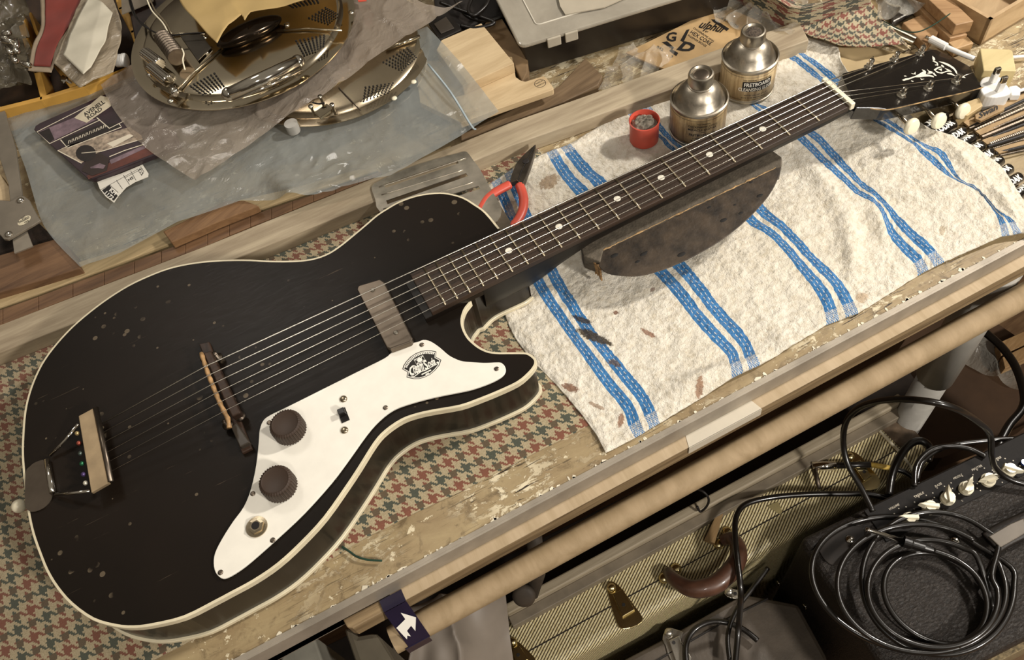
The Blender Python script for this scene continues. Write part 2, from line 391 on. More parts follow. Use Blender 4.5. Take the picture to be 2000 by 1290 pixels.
def m_lacquer():
    s = NT('black_lacquer'); co = s.co()
    c = s.ramp(s.noise(co, 7, 3), [(0.35, srgb('#140f0a')), (0.7, srgb('#1c150f'))])
    gr = s.noise(s.co('Object', (1, 9, 1)), 60, 5, 0.7)
    sp = s.n('ShaderNodeTexVoronoi', feature='F1'); s.l(co, sp.inputs['Vector']); sp.inputs['Scale'].default_value = 95; sp.inputs['Randomness'].default_value = 1
    thr = s.ramp(s.noise(co, 11, 2), [(0.42, 0.0), (0.66, 0.26)])
    dots = s.math('LESS_THAN', sp.outputs['Distance'], thr)
    dots = s.math('MULTIPLY', dots, s.ramp(s.noise(co, 50, 2), [(0.48, 0.0), (0.60, 1.0)]))
    c = s.mix(s.math('MULTIPLY', dots, 0.55), c, srgb('#7a6c58'))
    scr = s.math('MULTIPLY', s.ramp(s.noise(s.co('Object', (3, 60, 1), -0.05), 7, 4, 0.6), [(0.70, 0.0), (0.74, 1.0)]), 0.35)
    c = s.mix(scr, c, srgb('#6a5c4a'))
    s.l(c, s.b.inputs['Base Color']); s.sets(rough=s.ramp(gr, [(0.3, 0.36), (0.7, 0.5)]), spec=0.16, coat=0.03, coatr=0.25)
    s.bump(gr, 0.12, 0.0004); return s.m
def m_plastic(name, tint, opac, rough=0.12, milky='#cfd3cf', wr=0.5, ws=45):
    s = NT(name); co = s.co(); tr = s.n('ShaderNodeBsdfTransparent'); tr.inputs[0].default_value = srgb(tint)
    s.b.inputs['Base Color'].default_value = srgb(milky); s.sets(rough=rough, spec=0.6, coat=0.4, coatr=0.06)
    mx = s.n('ShaderNodeMixShader'); f = s.noise(co, 9, 5, 0.65, 0.7)
    fr = s.n('ShaderNodeLayerWeight'); fr.inputs[0].default_value = 0.35
    op = s.math('ADD', s.ramp(f, [(0.3, opac*0.75), (0.7, opac*1.25)]), s.math('MULTIPLY', fr.outputs['Facing'], 0.25), True)
    s.l(op, mx.inputs[0]); s.l(tr.outputs[0], mx.inputs[1]); s.l(s.b.outputs[0], mx.inputs[2]); s.l(mx.outputs[0], s.out.inputs[0])
    h = s.math('ADD', s.noise(co, ws, 5, 0.55, 1.5), s.math('MULTIPLY', s.noise(co, 12, 3, 0.5, 2.0), 1.3))
    s.bump(h, wr, 0.004); return s.m
def m_tweed():
    s = NT('tweed'); co = s.co('Object', (1, 1, 1), 0); sx = s.n('ShaderNodeSeparateXYZ'); s.l(co, sx.inputs[0])
    t = s.math('ADD', s.math('MULTIPLY', sx.outputs[0], TWX), s.math('MULTIPLY', sx.outputs[1], TWY))
    t = s.math('ADD', t, s.math('MULTIPLY', sx.outputs[2], 120))
    t = s.math('ADD', t, s.math('MULTIPLY', s.noise(co, 40, 2), 0.35))
    w = s.math('PINGPONG', t, 0.5); k = s.ramp(w, [(0.16, 0.0), (0.26, 1.0)])
    a = s.ramp(s.noise(co, 300, 3), [(0.3, srgb('#c2b07c')), (0.7, srgb('#f0e5ba'))])
    s.l(s.mix(k, srgb('#463820'), a), s.b.inputs['Base Color']); s.sets(rough=0.6, coat=0.25, coatr=0.3); s.bump(w, 0.4, 0.0006); return s.m
def m_tolex():
    s = NT('black_tolex'); co = s.co('Object', (1, 1.8, 1), 0.5)
    h = s.noise(co, 210, 4, 0.7, 0.8); s.l(s.ramp(h, [(0.3, srgb('#171310')), (0.75, srgb('#332b24'))]), s.b.inputs['Base Color'])
    s.sets(rough=0.5, spec=0.4); s.bump(h, 1.0, 0.0018); return s.m
def m_tin():
    s = NT('worn_tin'); co = s.co(); f = s.noise(co, 38, 6, 0.75, 0.5)
    r = s.ramp(f, [(0.56, 0.0), (0.70, 1.0)])
    s.l(s.mix(s.math('MULTIPLY', r, .8), srgb('#aea595'), srgb('#5d4528')), s.b.inputs['Base Color']); s.sets(metal=s.math('SUBTRACT', 1.0, s.math('MULTIPLY', r, .7)), rough=s.ramp(f, [(0.3, 0.24), (0.7, 0.5)]))
    s.bump(f, 0.25, 0.0006); return s.m
def m_label(name, light, dark):
    s = NT(name); co = s.co(); g = s.co('Object', (1, 1, 0.12)); f = s.noise(g, 190, 4, 0.6); h = s.noise(co, 28, 5, 0.7)
    c = s.ramp(f, [(0.35, srgb(dark)), (0.6, srgb(light))]); c = s.mix(s.math('MULTIPLY', s.ramp(h, [(0.5, 0.0), (0.72, 1.0)]), 0.7), c, srgb('#4c3722'))
    s.l(c, s.b.inputs['Base Color']); s.sets(rough=0.5, coat=0.3, coatr=0.25); return s.m
M = {}
M['bench'] = m_bench(); M['mat_cloth'] = m_hound('houndstooth_mat', 0.0121, 0.02)
M['scarf'] = m_hound('houndstooth_scarf', 0.125, 0.06, 'UV', cream='#d0c4a4', red='#80281f', green='#122a28', brown='#39251c')
M['lacq'] = m_lacquer()
M['binding'] = mat('cream_binding', '#ddd2b4', 0.35, var=0.08, coat=0.2)
M['neckb'] = mat('neck_black', '#14100c', 0.42, var=0.2, spec=.3)
M['side'] = mat('dark_side', '#1a130d', 0.30, var=0.25, nscale=14, coat=0.1, spec=.4)
M['white_pl'] = mat('white_plate', '#f2ede0', 0.34, var=0.03, nscale=60, coat=0.2)
M['black'] = mat('black_plastic', '#15110e', 0.35, var=0.1)
M['knob'] = mat('knob_brown', '#3a2b20', 0.5, var=0.1)
M['chrome'] = mat('chrome', '#d8d2c6', 0.10, 1.0, var=0.03)
M['nickel'] = mat('nickel', '#b5a78e', 0.27, 1.0, var=0.10, nscale=25)
M['agednickel'] = mat('aged_nickel', '#776c60', 0.38, 1.0, var=0.15, nscale=45)
M['steel'] = mat('string_steel', '#d9d4c8', 0.25, 1.0, var=0.02)
M['fretw'] = mat('fret_wire', '#b3a58c', 0.3, 0.9, var=0.1, nscale=400)
M['rose'] = wood('rosewood', '#413023', '#1c130c', 0, 1.0, 0.5, stretch=22)
M['rose2'] = wood('bridge_wood', '#3d2a1d', '#1e130c', 1.5, 1.0, 0.5, stretch=12)
M['pearl'] = mat('pearl', '#e6e0cf', 0.3, var=0.1, nscale=300)
M['cream'] = mat('cream_plastic', '#efe6cb', 0.3, var=0.03)
M['red_pl'] = mat('red_plastic', '#cf5543', 0.4, var=0.06, spec=0.5)
M['white'] = mat('white_abs', '#e9e7e2', 0.35, var=0.02)
M['ink'] = mat('black_ink', '#17120e', 0.6, var=0.05)
M['wink'] = mat('white_ink', '#f3efe4', 0.5, var=0.02)
M['alu'] = mat('aluminium', '#a89e8f', 0.5, 0.35, var=0.15, nscale=30)
M['towel_dirty'] = None
M['floor'] = wood('floor_boards', '#8b6d4c', '#5a4029', 0.1, 0.8, 0.6, stretch=8)
M['dark'] = mat('dark_stuff', '#1b1511', 0.6, var=0.3)
# ---------------------------------------------------------------- setting
def structure(o): o['kind'] = 'structure'; return o
b = MB().box((0.3, 0.2, -0.77), (4.2, 3.6, 0.04)); structure(b.build('floor', M['floor']))
# ---------------------------------------------------------------- workbench
YF = -0.197
wb = thing('workbench', 'long scuffed workbench with flaking white paint and an aluminium front edge', 'workbench', (-0.2, 0.45, -0.75))
MB().box((-0.2, 0.3565, -0.02), (2.6, 1.107, 0.04)).build('tabletop', M['bench'], wb, bevel=0.0004)
MB().box((-0.2, YF-0.0015, -0.010), (2.6, 0.003, 0.021)).box((-0.2, YF+0.0008, 0.0003), (2.6, 0.0035, 0.0010)).build('front_trim', M['alu'], wb)
MB().box((-0.2, YF+0.004, -0.030), (2.6, 0.008, 0.022)).build('front_board', mat('grey_board', '#81776a', 0.6), wb)
lp = P(1806, 768, -0.33); 
b = MB(); b.tube([(lp.x, lp.y, -0.04), (lp.x, lp.y, -0.285)], 0.0215, 28).k = 0
b.build('leg_sleeve', mat('leg_grey', '#aaa69d', 0.4, var=0.06), wb, smooth=True)
MB().tube([(lp.x, lp.y, -0.28), (lp.x, lp.y, -0.75)], 0.0185, 28).build('leg', mat('leg_grey2', '#a8a49c', 0.4, var=0.08), wb, smooth=True)
MB().tube([(-1.2, -0.1, -0.04), (-1.2, -0.1, -0.75)], 0.028, 20).build('leg', mat('leg_grey', '#aaa69d', 0.4), wb, smooth=True)
b = MB(); rr_ = random.Random(3)
for i in range(420):
    x = rr_.uniform(-.80, .12); w_ = rr_.uniform(.0008, .0045)*rr_.random()+.0006; h_ = rr_.uniform(.0008, .006)*rr_.random()**2+.0008; y = YF+.0012+h_/2
    n_ = rr_.randint(4, 6); v = [Vector((x+w_*math.cos(k*6.28/n_+.3)*rr_.uniform(.6, 1.2), y+h_*.6*math.sin(k*6.28/n_+.3)*rr_.uniform(.6, 1.2), .0004)) for k in range(n_)]
    b.add(v, [list(range(n_))])
pc_ = b.build('paint_flakes', mat('flake_white', '#e6dcc4', .6), wb); pc_['kind'] = 'stuff'
# ---------------------------------------------------------------- houndstooth mat
ca = [(-0.93, 0.36), (0.02, 0.24)]
def matz(p, u, v): return 0.0010 + 0.0006*nz(p, 60)
A, B_, C_, D = Vector((-1.02, 0.26, 0)), Vector((-0.02, 0.205, 0)), Vector((-0.02, -0.11, 0)), Vector((-1.02, -0.162, 0))
e1 = P(1175, 905); e0 = P(0, 1290+220)
fr = [P(1165, 824), P(1093, 862), P(1000, 909), P(909, 957), P(824, 997), P(746, 1036), P(694, 1064), P(652, 1090), P(590, 1122), P(480, 1190), P(400, 1238), P(290, 1296), P(200, 1340)]
fr = [Vector((p.x, p.y, 0)) for p in fr]
near = [Vector((-0.25, fr[0].y, 0))] + fr + [Vector((-1.02, fr[-1].y-0.005, 0))]
far = [Vector((-0.25, 0.20, 0)), Vector((-0.6, 0.225, 0)), Vector((-1.02, 0.25, 0))]
tag(sheet('houndstooth_mat', [far, near], [0, 1], 150, 70, matz, M['mat_cloth'], solid=-0.0008),
    'cream houndstooth wool mat with red and green checks, spread under the black guitar', 'mat')
# ---------------------------------------------------------------- towel
TL = [
 [(928,372),(945,450),(965,540),(993,632),(1030,690),(1080,742),(1130,800),(1160,840),(1183,882)],
 [(958,352),(985,410),(1015,490),(1045,560),(1100,640),(1170,740),(1215,795),(1228,830),(1240,852)],
 [(1000,325),(1030,400),(1065,470),(1100,548),(1160,640),(1220,715),(1262,765),(1280,800),(1288,824)],
 [(1066,292),(1090,335),(1125,378),(1210,460),(1292,545),(1326,584),(1357,624),(1388,659),(1419,690),(1425,711),(1430,738)],
 [(1112,276),(1150,320),(1185,352),(1260,430),(1339,512),(1371,550),(1403,590),(1440,630),(1465,662),(1476,693),(1485,712)],
 [(1217,212),(1255,245),(1288,266),(1310,290),(1385,355),(1457,427),(1500,455),(1531,486),(1562,527),(1593,567),(1610,598),(1616,630)],
 [(1267,198),(1291,239),(1329,282),(1400,320),(1491,395),(1500,406),(1546,446),(1593,496),(1640,542),(1661,573),(1678,608)],
 [(1385,110),(1425,165),(1470,205),(1520,240),(1557,270),(1600,310),(1646,350),(1674,375),(1714,403),(1729,440),(1739,462),(1773,499),(1788,514),(1795,534)],
 [(1420,95),(1465,185),(1500,206),(1550,230),(1593,254),(1630,288),(1680,345),(1736,396),(1779,440),(1810,468),(1829,487),(1847,507)],
 [(1527,99),(1560,120),(1592,147),(1680,215),(1772,267),(1797,291),(1823,315),(1850,337),(1874,353),(1899,367),(1914,373),(1934,397),(1950,418),(1956,440),(1959,458)],
 [(1552,82),(1590,115),(1637,150),(1720,215),(1786,262),(1812,276),(1843,291),(1856,309),(1868,332),(1879,349),(1905,364),(1921,375),(1942,398),(1957,412),(1981,427),(1992,440),(1998,451)],
 [(1610,43),(1635,75),(1655,130),(1740,190),(1810,240),(1870,262),(1920,290),(1960,320),(1985,360),(2010,400),(2030,450)]]
TU = [0, .10, .17, .28, .35, .46, .53, .64, .71, .82, .89, 1.0]
TOW = Vector((0, 0, 0))
tl = [PL(l, 0.006) for l in TL]
for li_, zz_ in ((8, .008), (9, .0150), (10, .0165), (11, .0175)):
    n_ = len(TL[li_]); tl[li_] = [P(x, y, 0.006 + (zz_-.006)*max(0, math.sin(math.pi*min(1, (i+.5)/n_)))**.35 if x > 1640 else .006) for i, (x, y) in enumerate(TL[li_])]
def seg_d(p, a, b):
    ab = b-a; t = max(0, min(1, ((p.x-a.x)*ab.x+(p.y-a.y)*ab.y)/(ab.x*ab.x+ab.y*ab.y))); q = a + ab*t
    return math.hypot(p.x-q.x, p.y-q.y), t
FOLDS = [((1560,300),(1650,420),.010,.005),((1650,420),(1665,540),.009,.006),((1700,378),(1790,395),.006,.004),((1790,395),(1900,385),.005,.003),((1400,735),(1500,705),.008,.005),((1290,790),(1420,720),.007,.004),
         ((1840,300),(1925,385),.006,.005),((1925,385),(1975,440),.005,.004),((1500,640),(1560,690),.008,.003),((1080,620),(1180,560),.008,.002),((1300,760),(1380,735),.006,.003),((1560,110),(1640,160),.006,.003),((1730,480),(1700,400),.007,.005)]
FO = [(P(*a), P(*c), w, h) for a, c, w, h in FOLDS]
def towz(p, u, v):
    z = -0.0035 + 0.0010*nz(p, 260) + 0.0022*(nz(p, 22, 3)+.4) + 0.0014*nz(p, 90, 5)
    for a, c, w, h in FO:
        d, t = seg_d(p, a, c); z += h*math.exp(-(d/w)**2)*math.sin(math.pi*(0.12+0.76*t))
    ed = min(u, 1-u, v, 1-v); z -= 0.0012*math.exp(-(ed/0.006)**2)
    return max(z, -0.0045)
mt = m_towel()
tw = sheet('tea_towel', tl, TU, 260, 420, towz, mt, solid=-0.0012)
tow_off = tw.location.copy()
for n in mt.node_tree.nodes:
    if n.type == 'MAPPING' and n.vector_type == 'TEXTURE':
        l = n.inputs['Location'].default_value; n.inputs['Location'].default_value = (l[0]-tow_off.x, l[1]-tow_off.y, 0)
tag(tw, 'white terry towel with pairs of blue stripes and rust stains, spread under the guitar neck', 'towel')
# ---------------------------------------------------------------- guitar
ZF = 0.067; ZB = 0.055; Z0 = 0.0045
gt = thing('electric_guitar', 'old black hollow electric guitar with cream binding and white control plate lying on the bench', 'guitar', (-0.40, 0.0, Z0))
OUT = [(976,446),(950,415),(930,400),(905,385),(875,377),(850,376),(815,381),(780,393),(755,407),(735,420),(715,437),(690,458),(660,482),(635,497),(605,506),(570,509),(530,509),(490,507),(450,507),(410,509),(370,514),(330,523),(290,538),(250,557),(210,582),(175,608),(140,638),(110,670),(85,703),(68,735),(55,770),(47,805),(43,850),(42,890),(45,930),(50,975),(55,1010),(63,1045),(75,1080),(90,1117),(110,1150),(138,1182),(180,1212),(224,1225),(260,1228),(300,1223),(360,1208),(420,1178),(450,1162),(496,1137),(543,1105),(589,1063),(636,1012),(682,947),(705,912),(734,866),(755,843),(786,822),(817,811),(850,804),(900,795),(937,782),(974,767),(1012,749),(1034,731),(1046,716),(1048,705),(1043,697),(1030,689),(1012,688),(993,688),(974,688),(956,686),(941,680),(928,671),(915,658),(906,640),(904,623),(909,606),(917,595),(921,590)]
o1 = cr(PL(OUT, ZB), 3)
bt = cr(PL([(946.5,647),(965,628),(984,617),(1012,604),(1030,595),(1043,584)], Z0), 4)
a = P(1046, 556, Z0+0.012)
bt2 = [Vector((p.x, p.y, ZB)) for p in bt] 
endr = Vector((bt2[-1].x+0.004, 0.015, ZB)); join = Vector((bt2[-1].x-0.002, 0.034, ZB))
body = o1 + bt2 + [endr, join]
n = len(body)
def offs(pts, d):
    out = []; N = len(pts)
    area_ = sum(pts[i].x*pts[(i+1) % N].y-pts[(i+1) % N].x*pts[i].y for i in range(N)); sg = 1 if area_ > 0 else -1
    for i in range(N):
        t = (pts[(i+1) % N]-pts[i-1]); t = Vector((t.x, t.y, 0)); t = t.normalized() if t.length > 0 else Vector((1, 0, 0))
        out.append(pts[i] + Vector((-t.y, t.x, 0))*d*sg)
    return out
inn = offs(body, 0.0022)
b = MB(); b.prism(inn, Z0+0.001, ZB-0.0002)
b.build('body', M['side'], gt)
b = MB(); N = len(inn)
topv = [Vector((p.x, p.y, ZB)) for p in inn]
ar = sum(topv[i].x*topv[(i+1) % N].y-topv[(i+1) % N].x*topv[i].y for i in range(N))
idx = list(range(N)) if ar > 0 else list(range(N))[::-1]
b.add(topv, [idx]); b.build('body_top', M['lacq'], gt)
def ring(name, path, z0, z1, w, m):
    """binding strip following path, outer face on the path"""
    inr = offs(body, w); b = MB(); vs = []; k = len(path); fs = []
    for i in range(k): 
        o = body[i]; q = inr[i]
        vs += [Vector((o.x, o.y, z0)), Vector((o.x, o.y, z1-0.0004)), Vector((o.x*.85+q.x*.15, o.y*.85+q.y*.15, z1)), Vector((q.x, q.y, z1+0.0001)), Vector((q.x, q.y, z0))]
    for i in range(k-1):
        for j in range(5):
            fs.append([i*5+j, i*5+(j+1) % 5, (i+1)*5+(j+1) % 5, (i+1)*5+j])
    b.add(vs, fs); return b.build(name, m, gt)
ring('top_binding', o1, ZB-0.0062, ZB, 0.0021, M['binding'])
ring('back_binding', body[:len(o1)+len(bt2)], Z0, Z0+0.004, 0.0026, M['binding'])
# neck, heel and fretboard
W0, W1 = 0.0410, 0.0465; L = 0.63
def hw(x): return (W0 + (W1-W0)*x/(L/2))/2          # x measured from the nut towards the body
XE = L*(1-2**(-20/12)) + 0.014
b = MB(); pr = []
def nk(x, dz, wf=1.0):
    w = hw(-x)*wf; ring_ = []
    for k in range(13):
        t = math.pi*k/12; ring_.append(Vector((x, math.cos(t)*w, ZF-0.0055 - math.sin(t)**0.75*dz)))
    return ring_
secs = [nk(0.012, .010, .95), nk(-0.004, .012), nk(-0.02, .014), nk(-0.10, .015), nk(-0.20, .0165), nk(-0.262, .018), nk(-0.285, .020), nk(-0.31, .030), nk(-0.335, .042), nk(-0.352, .047), nk(-XE+0.05, .047)]
for s_ in secs: b.v += s_
for i in range(len(secs)-1):
    for k in range(12): b.f.append([i*13+k, i*13+k+1, (i+1)*13+k+1, (i+1)*13+k]); b.mi.append(0)
    b.f.append([i*13, (i+1)*13, (i+1)*13+12, i*13+12]); b.mi.append(0)
b.f.append(list(range(13))); b.f.append([(len(secs)-1)*13+k for k in range(13)][::-1]); b.mi += [0, 0]
autosmooth(b.build('neck', M['neckb'], gt), 50)
cor = [Vector((0, hw(0), 0)), Vector((0, -hw(0), 0)), Vector((-XE, -hw(XE), 0)), Vector((-XE, hw(XE), 0))]
MB().prism(cor, ZF-0.0058, ZF).build('fretboard', M['rose'], gt, bevel=0.0006)
MB().prism([Vector((0.0, -hw(XE)*.98, 0)) + Vector((-XE-0.007, 0, 0)), Vector((-0.36, -hw(.36)*.98, 0)), Vector((-0.36, hw(.36)*.98, 0)), Vector((-XE-0.007, hw(XE)*.98, 0))], ZB, ZF-0.0062).build('neck_tenon', M['side'], gt, bevel=0.0005)
for k in range(1, 21):
    x = -L*(1-2**(-k/12)); w = hw(-x)-0.0004
    MB().tube([(x, -w, ZF+0.0001), (x, -w*.5, ZF+0.0003), (x, 0, ZF+0.0004), (x, w*.5, ZF+0.0003), (x, w, ZF+0.0001)], 0.0012, 8).build('fret', M['fretw'], gt, smooth=True)
for fa, fb in ((2, 3), (4, 5), (6, 7), (8, 9), (11, 12), (14, 15)):
    x = -L*(1-(2**(-fa/12)+2**(-fb/12))/2)
    MB().lathe((x, 0.0, ZF), [(0.0033, 0), (0.0033, 0.0003), (0.003, 0.0004)], 24).build('fret_marker', M['pearl'], gt)
MB().box((0.0022, 0, ZF-0.0005), (0.0048, W0+0.003, 0.0075)).build('nut', M['cream'], gt, bevel=0.0006)
# headstock, tilted back
hn = Vector((0.272, 0, 1)).normalized(); hq = Vector((0.006, 0, ZF-0.0045))
HP = [(1645,147),(1646,143),(1700,128),(1762,112),(1819,96),(1829,97),(1840,102),(1866,114),(1888,126),(1896,131),(1900,139),(1910,155),(1920,169),(1919,172),(1880,181),(1830,192),(1780,204),(1732,214),(1722,212),(1700,211),(1672,211)]
ht = [Pplane(x, y, hq, hn) for x, y in HP]
b = MB(); b.hull(ht[::-1] if sum(ht[i].x*ht[(i+1) % len(ht)].y-ht[(i+1) % len(ht)].x*ht[i].y for i in range(len(ht))) < 0 else ht, [])if False else None
tp = ht if sum(ht[i].x*ht[(i+1) % len(ht)].y-ht[(i+1) % len(ht)].x*ht[i].y for i in range(len(ht))) > 0 else ht[::-1]
hs = MB().hull(tp, [p - hn*0.0135 for p in tp]).build('headstock', mat('head_black', '#15110d', 0.22, var=0.2, coat=0.5), gt, bevel=0.0008)
# raw wood shows where the lacquer has chipped off the headstock's front edge
ed = [Pplane(x, y, hq, hn) for x, y in [(1920,171),(1880,182),(1830,193),(1780,205),(1732,215),(1700,212)]]
MB().tube([p + hn*0.0001 for p in resample(cr(ed, 5), 24)], 0.0006, 6).build('chipped_edge', mat('raw_edge', '#9c7f55', 0.7, var=0.5, nscale=150), hs)
# inlay on the headstock
def hp(pts, lift=0.0003): return [Pplane(x, y, hq, hn) + hn*lift for x, y in pts]
def zz(pts): return [(1700+x/6.45, 60+y/6.45) for x, y in pts]
INL = [[(395,625),(440,605),(480,600),(560,575),(600,555),(640,530),(665,515),(645,492),(680,500),(700,520),(695,550),(740,558),(790,572),(800,590),(740,580),(680,582),(620,590),(560,590),(480,620),(420,635)],
 [(420,570),(440,568),(460,578),(430,582)],[(510,538),(545,545),(565,520),(570,555),(530,550)],[(510,630),(545,640),(535,648),(515,640)],[(625,598),(645,612),(680,610),(640,625)],
 [(710,485),(740,510),(780,520),(785,540),(740,545),(710,540),(735,528)],[(785,540),(800,530),(815,550),(835,575),(800,565)],
 [(780,320),(808,345),(815,370),(795,385),(780,360)],[(775,383),(810,385),(845,405),(855,435),(845,450),(830,412),(800,398)],
 [(808,430),(835,430),(850,440),(820,442)],[(855,390),(920,398),(990,425),(1050,465),(1085,510),(1095,548),(1080,545),(1050,495),(1000,460),(930,425)],
 [(795,495),(830,470),(870,455),(910,460),(860,475),(815,505),(870,528),(930,520),(980,500),(1020,520),(960,520),(900,545),(840,535)],
 [(900,430),(930,455),(920,470),(885,440)],[(850,490),(900,478),(895,515),(870,495)],[(930,470),(1000,500),(1030,525),(1000,518),(950,490)],
 [(960,540),(1010,535),(1050,555),(1068,578),(1020,560),(975,552)],[(1070,565),(1130,570),(1180,580),(1200,600),(1140,590),(1090,580)]]
b = MB()
for q in INL:
    v = hp(zz(q)); sg = sum(v[i].x*v[(i+1) % len(v)].y-v[(i+1) % len(v)].x*v[i].y for i in range(len(v)))
    b.add(v, [list(range(len(v))) if sg > 0 else list(range(len(v)))[::-1]])
b.build('flower_inlay', M['pearl'], hs)
# tuners
TP = [(1696,132),(1746,118),(1796,106),(1760,187),(1812,174),(1866,161)]
posts = []
for i, (x, y) in enumerate(TP):
    c = Pplane(x, y, hq, hn)
    tn = MB().lathe(c - hn*0.0005, [(0.0048, 0), (0.0048, 0.0008), (0.0040, 0.0016), (0.0024, 0.002), (0.0022, 0.007), (0.0027, 0.0075), (0.0027, 0.0098), (0.0020, 0.0106)], 24, hn).build('tuner_post', M['chrome'], gt, smooth=True)
    autosmooth(tn, 40); posts.append(c)
    co_ = [c + hn*(0.0026+0.0006*k/12) + (Vector((math.cos(k*.52), math.sin(k*.52), 0)))*0.0032 for k in range(36)]
    MB().tube(co_, 0.00035, 5).build('string_winding', M['steel'], tn)
for i, (x, y) in enumerate([(1780,247),(1833,236),(1880,217)]):
    c = Pplane(x, y, hq - hn*0.013, hn)
    q = posts[3+i] - hn*0.016
    ax = Vector((0.0, -1, 0.0)).normalized()
    ax = (Vector((c.x, c.y, c.z)) - Vector((q.x, q.y, q.z))); ax = Vector((0.10, -1, 0.25)).normalized()
    c0 = c - ax*0.004
    pg = MB().tube([q + Vector((0, 0.0, 0)), c0], 0.0022, 10).build('tuner_shaft', M['nickel'], gt, smooth=True)
    kk = MB().lathe((0, 0, 0), [(0.0035, -0.003), (0.0078, -0.0025), (0.0092, -0.0008), (0.0092, 0.0012), (0.0078, 0.0032), (0.004, 0.004)], 36, ax)
    kk.v = [Vector((v.x, v.y, v.z*0.86)) + c for v in kk.v]
    autosmooth(kk.build('tuner_button', M['cream'], pg), 40)
# tailpiece, bridge, pickup
sx0 = [(196,829.6),(198.5,847),(201.5,865.6),(204.7,886.7),(209.7,904),(212,924)]
ZS = ZB + 0.020                                             # height of strings at the bridge
brx = -0.634
ends = [P(x, y, ZB+0.012) for x, y in sx0]
tp_ = thing; 
c4 = [P(x, y, ZB+0.014) for x, y in [(153,813),(183,797),(213,943),(178,963)]]
b = MB(); b.hull(c4 if sum(c4[i].x*c4[(i+1) % 4].y-c4[(i+1) % 4].x*c4[i].y for i in range(4)) > 0 else c4[::-1], [p - Vector((0, 0, 0.0035)) for p in (c4 if sum(c4[i].x*c4[(i+1) % 4].y-c4[(i+1) % 4].x*c4[i].y for i in range(4)) > 0 else c4[::-1])])
tail = b.build('tailpiece', mat('satin_nickel', '#b49d7c', 0.45, 0.55, var=0.12, nscale=60), gt, bevel=0.0006)
e = [P(x, y, ZB+0.013) for x, y in [(187,798),(217,942)]]
MB().tube(e, 0.0024, 10).build('rolled_edge', M['agednickel'], tail, smooth=True)
MB().tube([P(153,829,ZB+.013), P(128,860,ZB+.008), P(98,890,ZB+.003)], 0.0014, 8).build('rod', M['chrome'], tail, smooth=True)
MB().tube([P(175,960,ZB+.013), P(140,964,ZB+.008), P(108,966,ZB+.003)], 0.0014, 8).build('rod', M['chrome'], tail, smooth=True)
hpn = cr(PL([(50,925),(58,912),(70,903),(88,900),(92,925),(97,950),(103,965),(98,980),(85,993),(68,1000),(56,998),(49,985)], ZB+0.0012), 3, True)
MB().prism(hpn, ZB, ZB+0.0012).build('hinge_plate', M['agednickel'], tail)
MB().tube(PL([(92,899),(97,930),(103,963)], ZB+.003), 0.0026, 12).build('hinge_barrel', M['chrome'], tail, smooth=True)
q = P(46, 985, ZB-0.02); MB().ball((q.x-0.004, q.y, q.z), 0.006).build('strap_button', M['cream'], gt, smooth=True)
for i, (x, y, c) in enumerate([(151,847,'#b8a070'),(154,866,'#a05040'),(157,886,'#55605a'),(160,906,'#2f6f4c'),(163,927,'#5c4a78'),(167,944,'#d8d2c0')]):
    MB().ball(P(x, y, ZB+.010), 0.0021, 12, 6).build('string_ball', mat('ball%d' % i, c, 0.3, 0.6), tail, smooth=True)
br4 = [P(x, y, ZB+0.004) for x, y in [(388,672),(408,667),(492,876),(472,886)]]
def ccw(v): return v if sum(v[i].x*v[(i+1) % len(v)].y-v[(i+1) % len(v)].x*v[i].y for i in range(len(v))) > 0 else v[::-1]
bridge = MB().prism(ccw(br4), ZB, ZB+0.004).build('bridge', M['rose2'], gt, bevel=0.001)
t4 = [P(x, y, ZB+0.014) for x, y in [(396,690),(412,685),(470,806),(452,814)]]
MB().prism(ccw(t4), ZB+0.006, ZB+0.014).build('bridge_top', M['rose2'], bridge, bevel=0.0012)
sd = [P(x, y, ZB+0.0165) for x, y in [(393,690),(400,712),(408,735),(418,760),(428,785),(438,805),(445,818),(448,836)]]
MB().tube(resample(sd, 20), [0.0017+0.0005*(k % 2) for k in range(20)], 8).build('saddle', mat('bone_saddle', '#b58f62', 0.45, var=0.3, nscale=200), bridge, smooth=True)
for x, y in [(402,702),(446,832),(426,700),(470,815)]:
    MB().lathe(P(x, y, ZB+0.004), [(0.0045, 0), (0.0045, 0.002), (0.002, 0.003), (0.002, 0.009)], 20).build('thumbwheel', M['agednickel'], bridge, smooth=True)
k4 = [P(x, y, ZB+0.0085) for x, y in [(450,833),(462,826),(488,864),(468,874)]]
MB().hull(ccw(k4), [Vector((p.x, p.y, ZB+0.003)) for p in ccw(k4)]).build('bridge_foot', mat('foot_dark', '#3a332b', 0.35), bridge, bevel=0.001)
pk = [P(x, y, ZB+0.009) for x, y in [(699,558),(742,545),(751,551),(806,660),(802,668),(763,682),(755,680),(697,566)]]
pku = MB().prism(ccw(pk), ZB, ZB+0.009).build('pickup', M['agednickel'], gt, bevel=0.0012, bseg=3)
for x, y in [(728,567),(773,650)]:
    MB().lathe(P(x, y, ZB+0.009), [(0.0022, 0), (0.0022, 0.0005), (0.0015, 0.0012)], 18).build('screw', M['chrome'], pku)
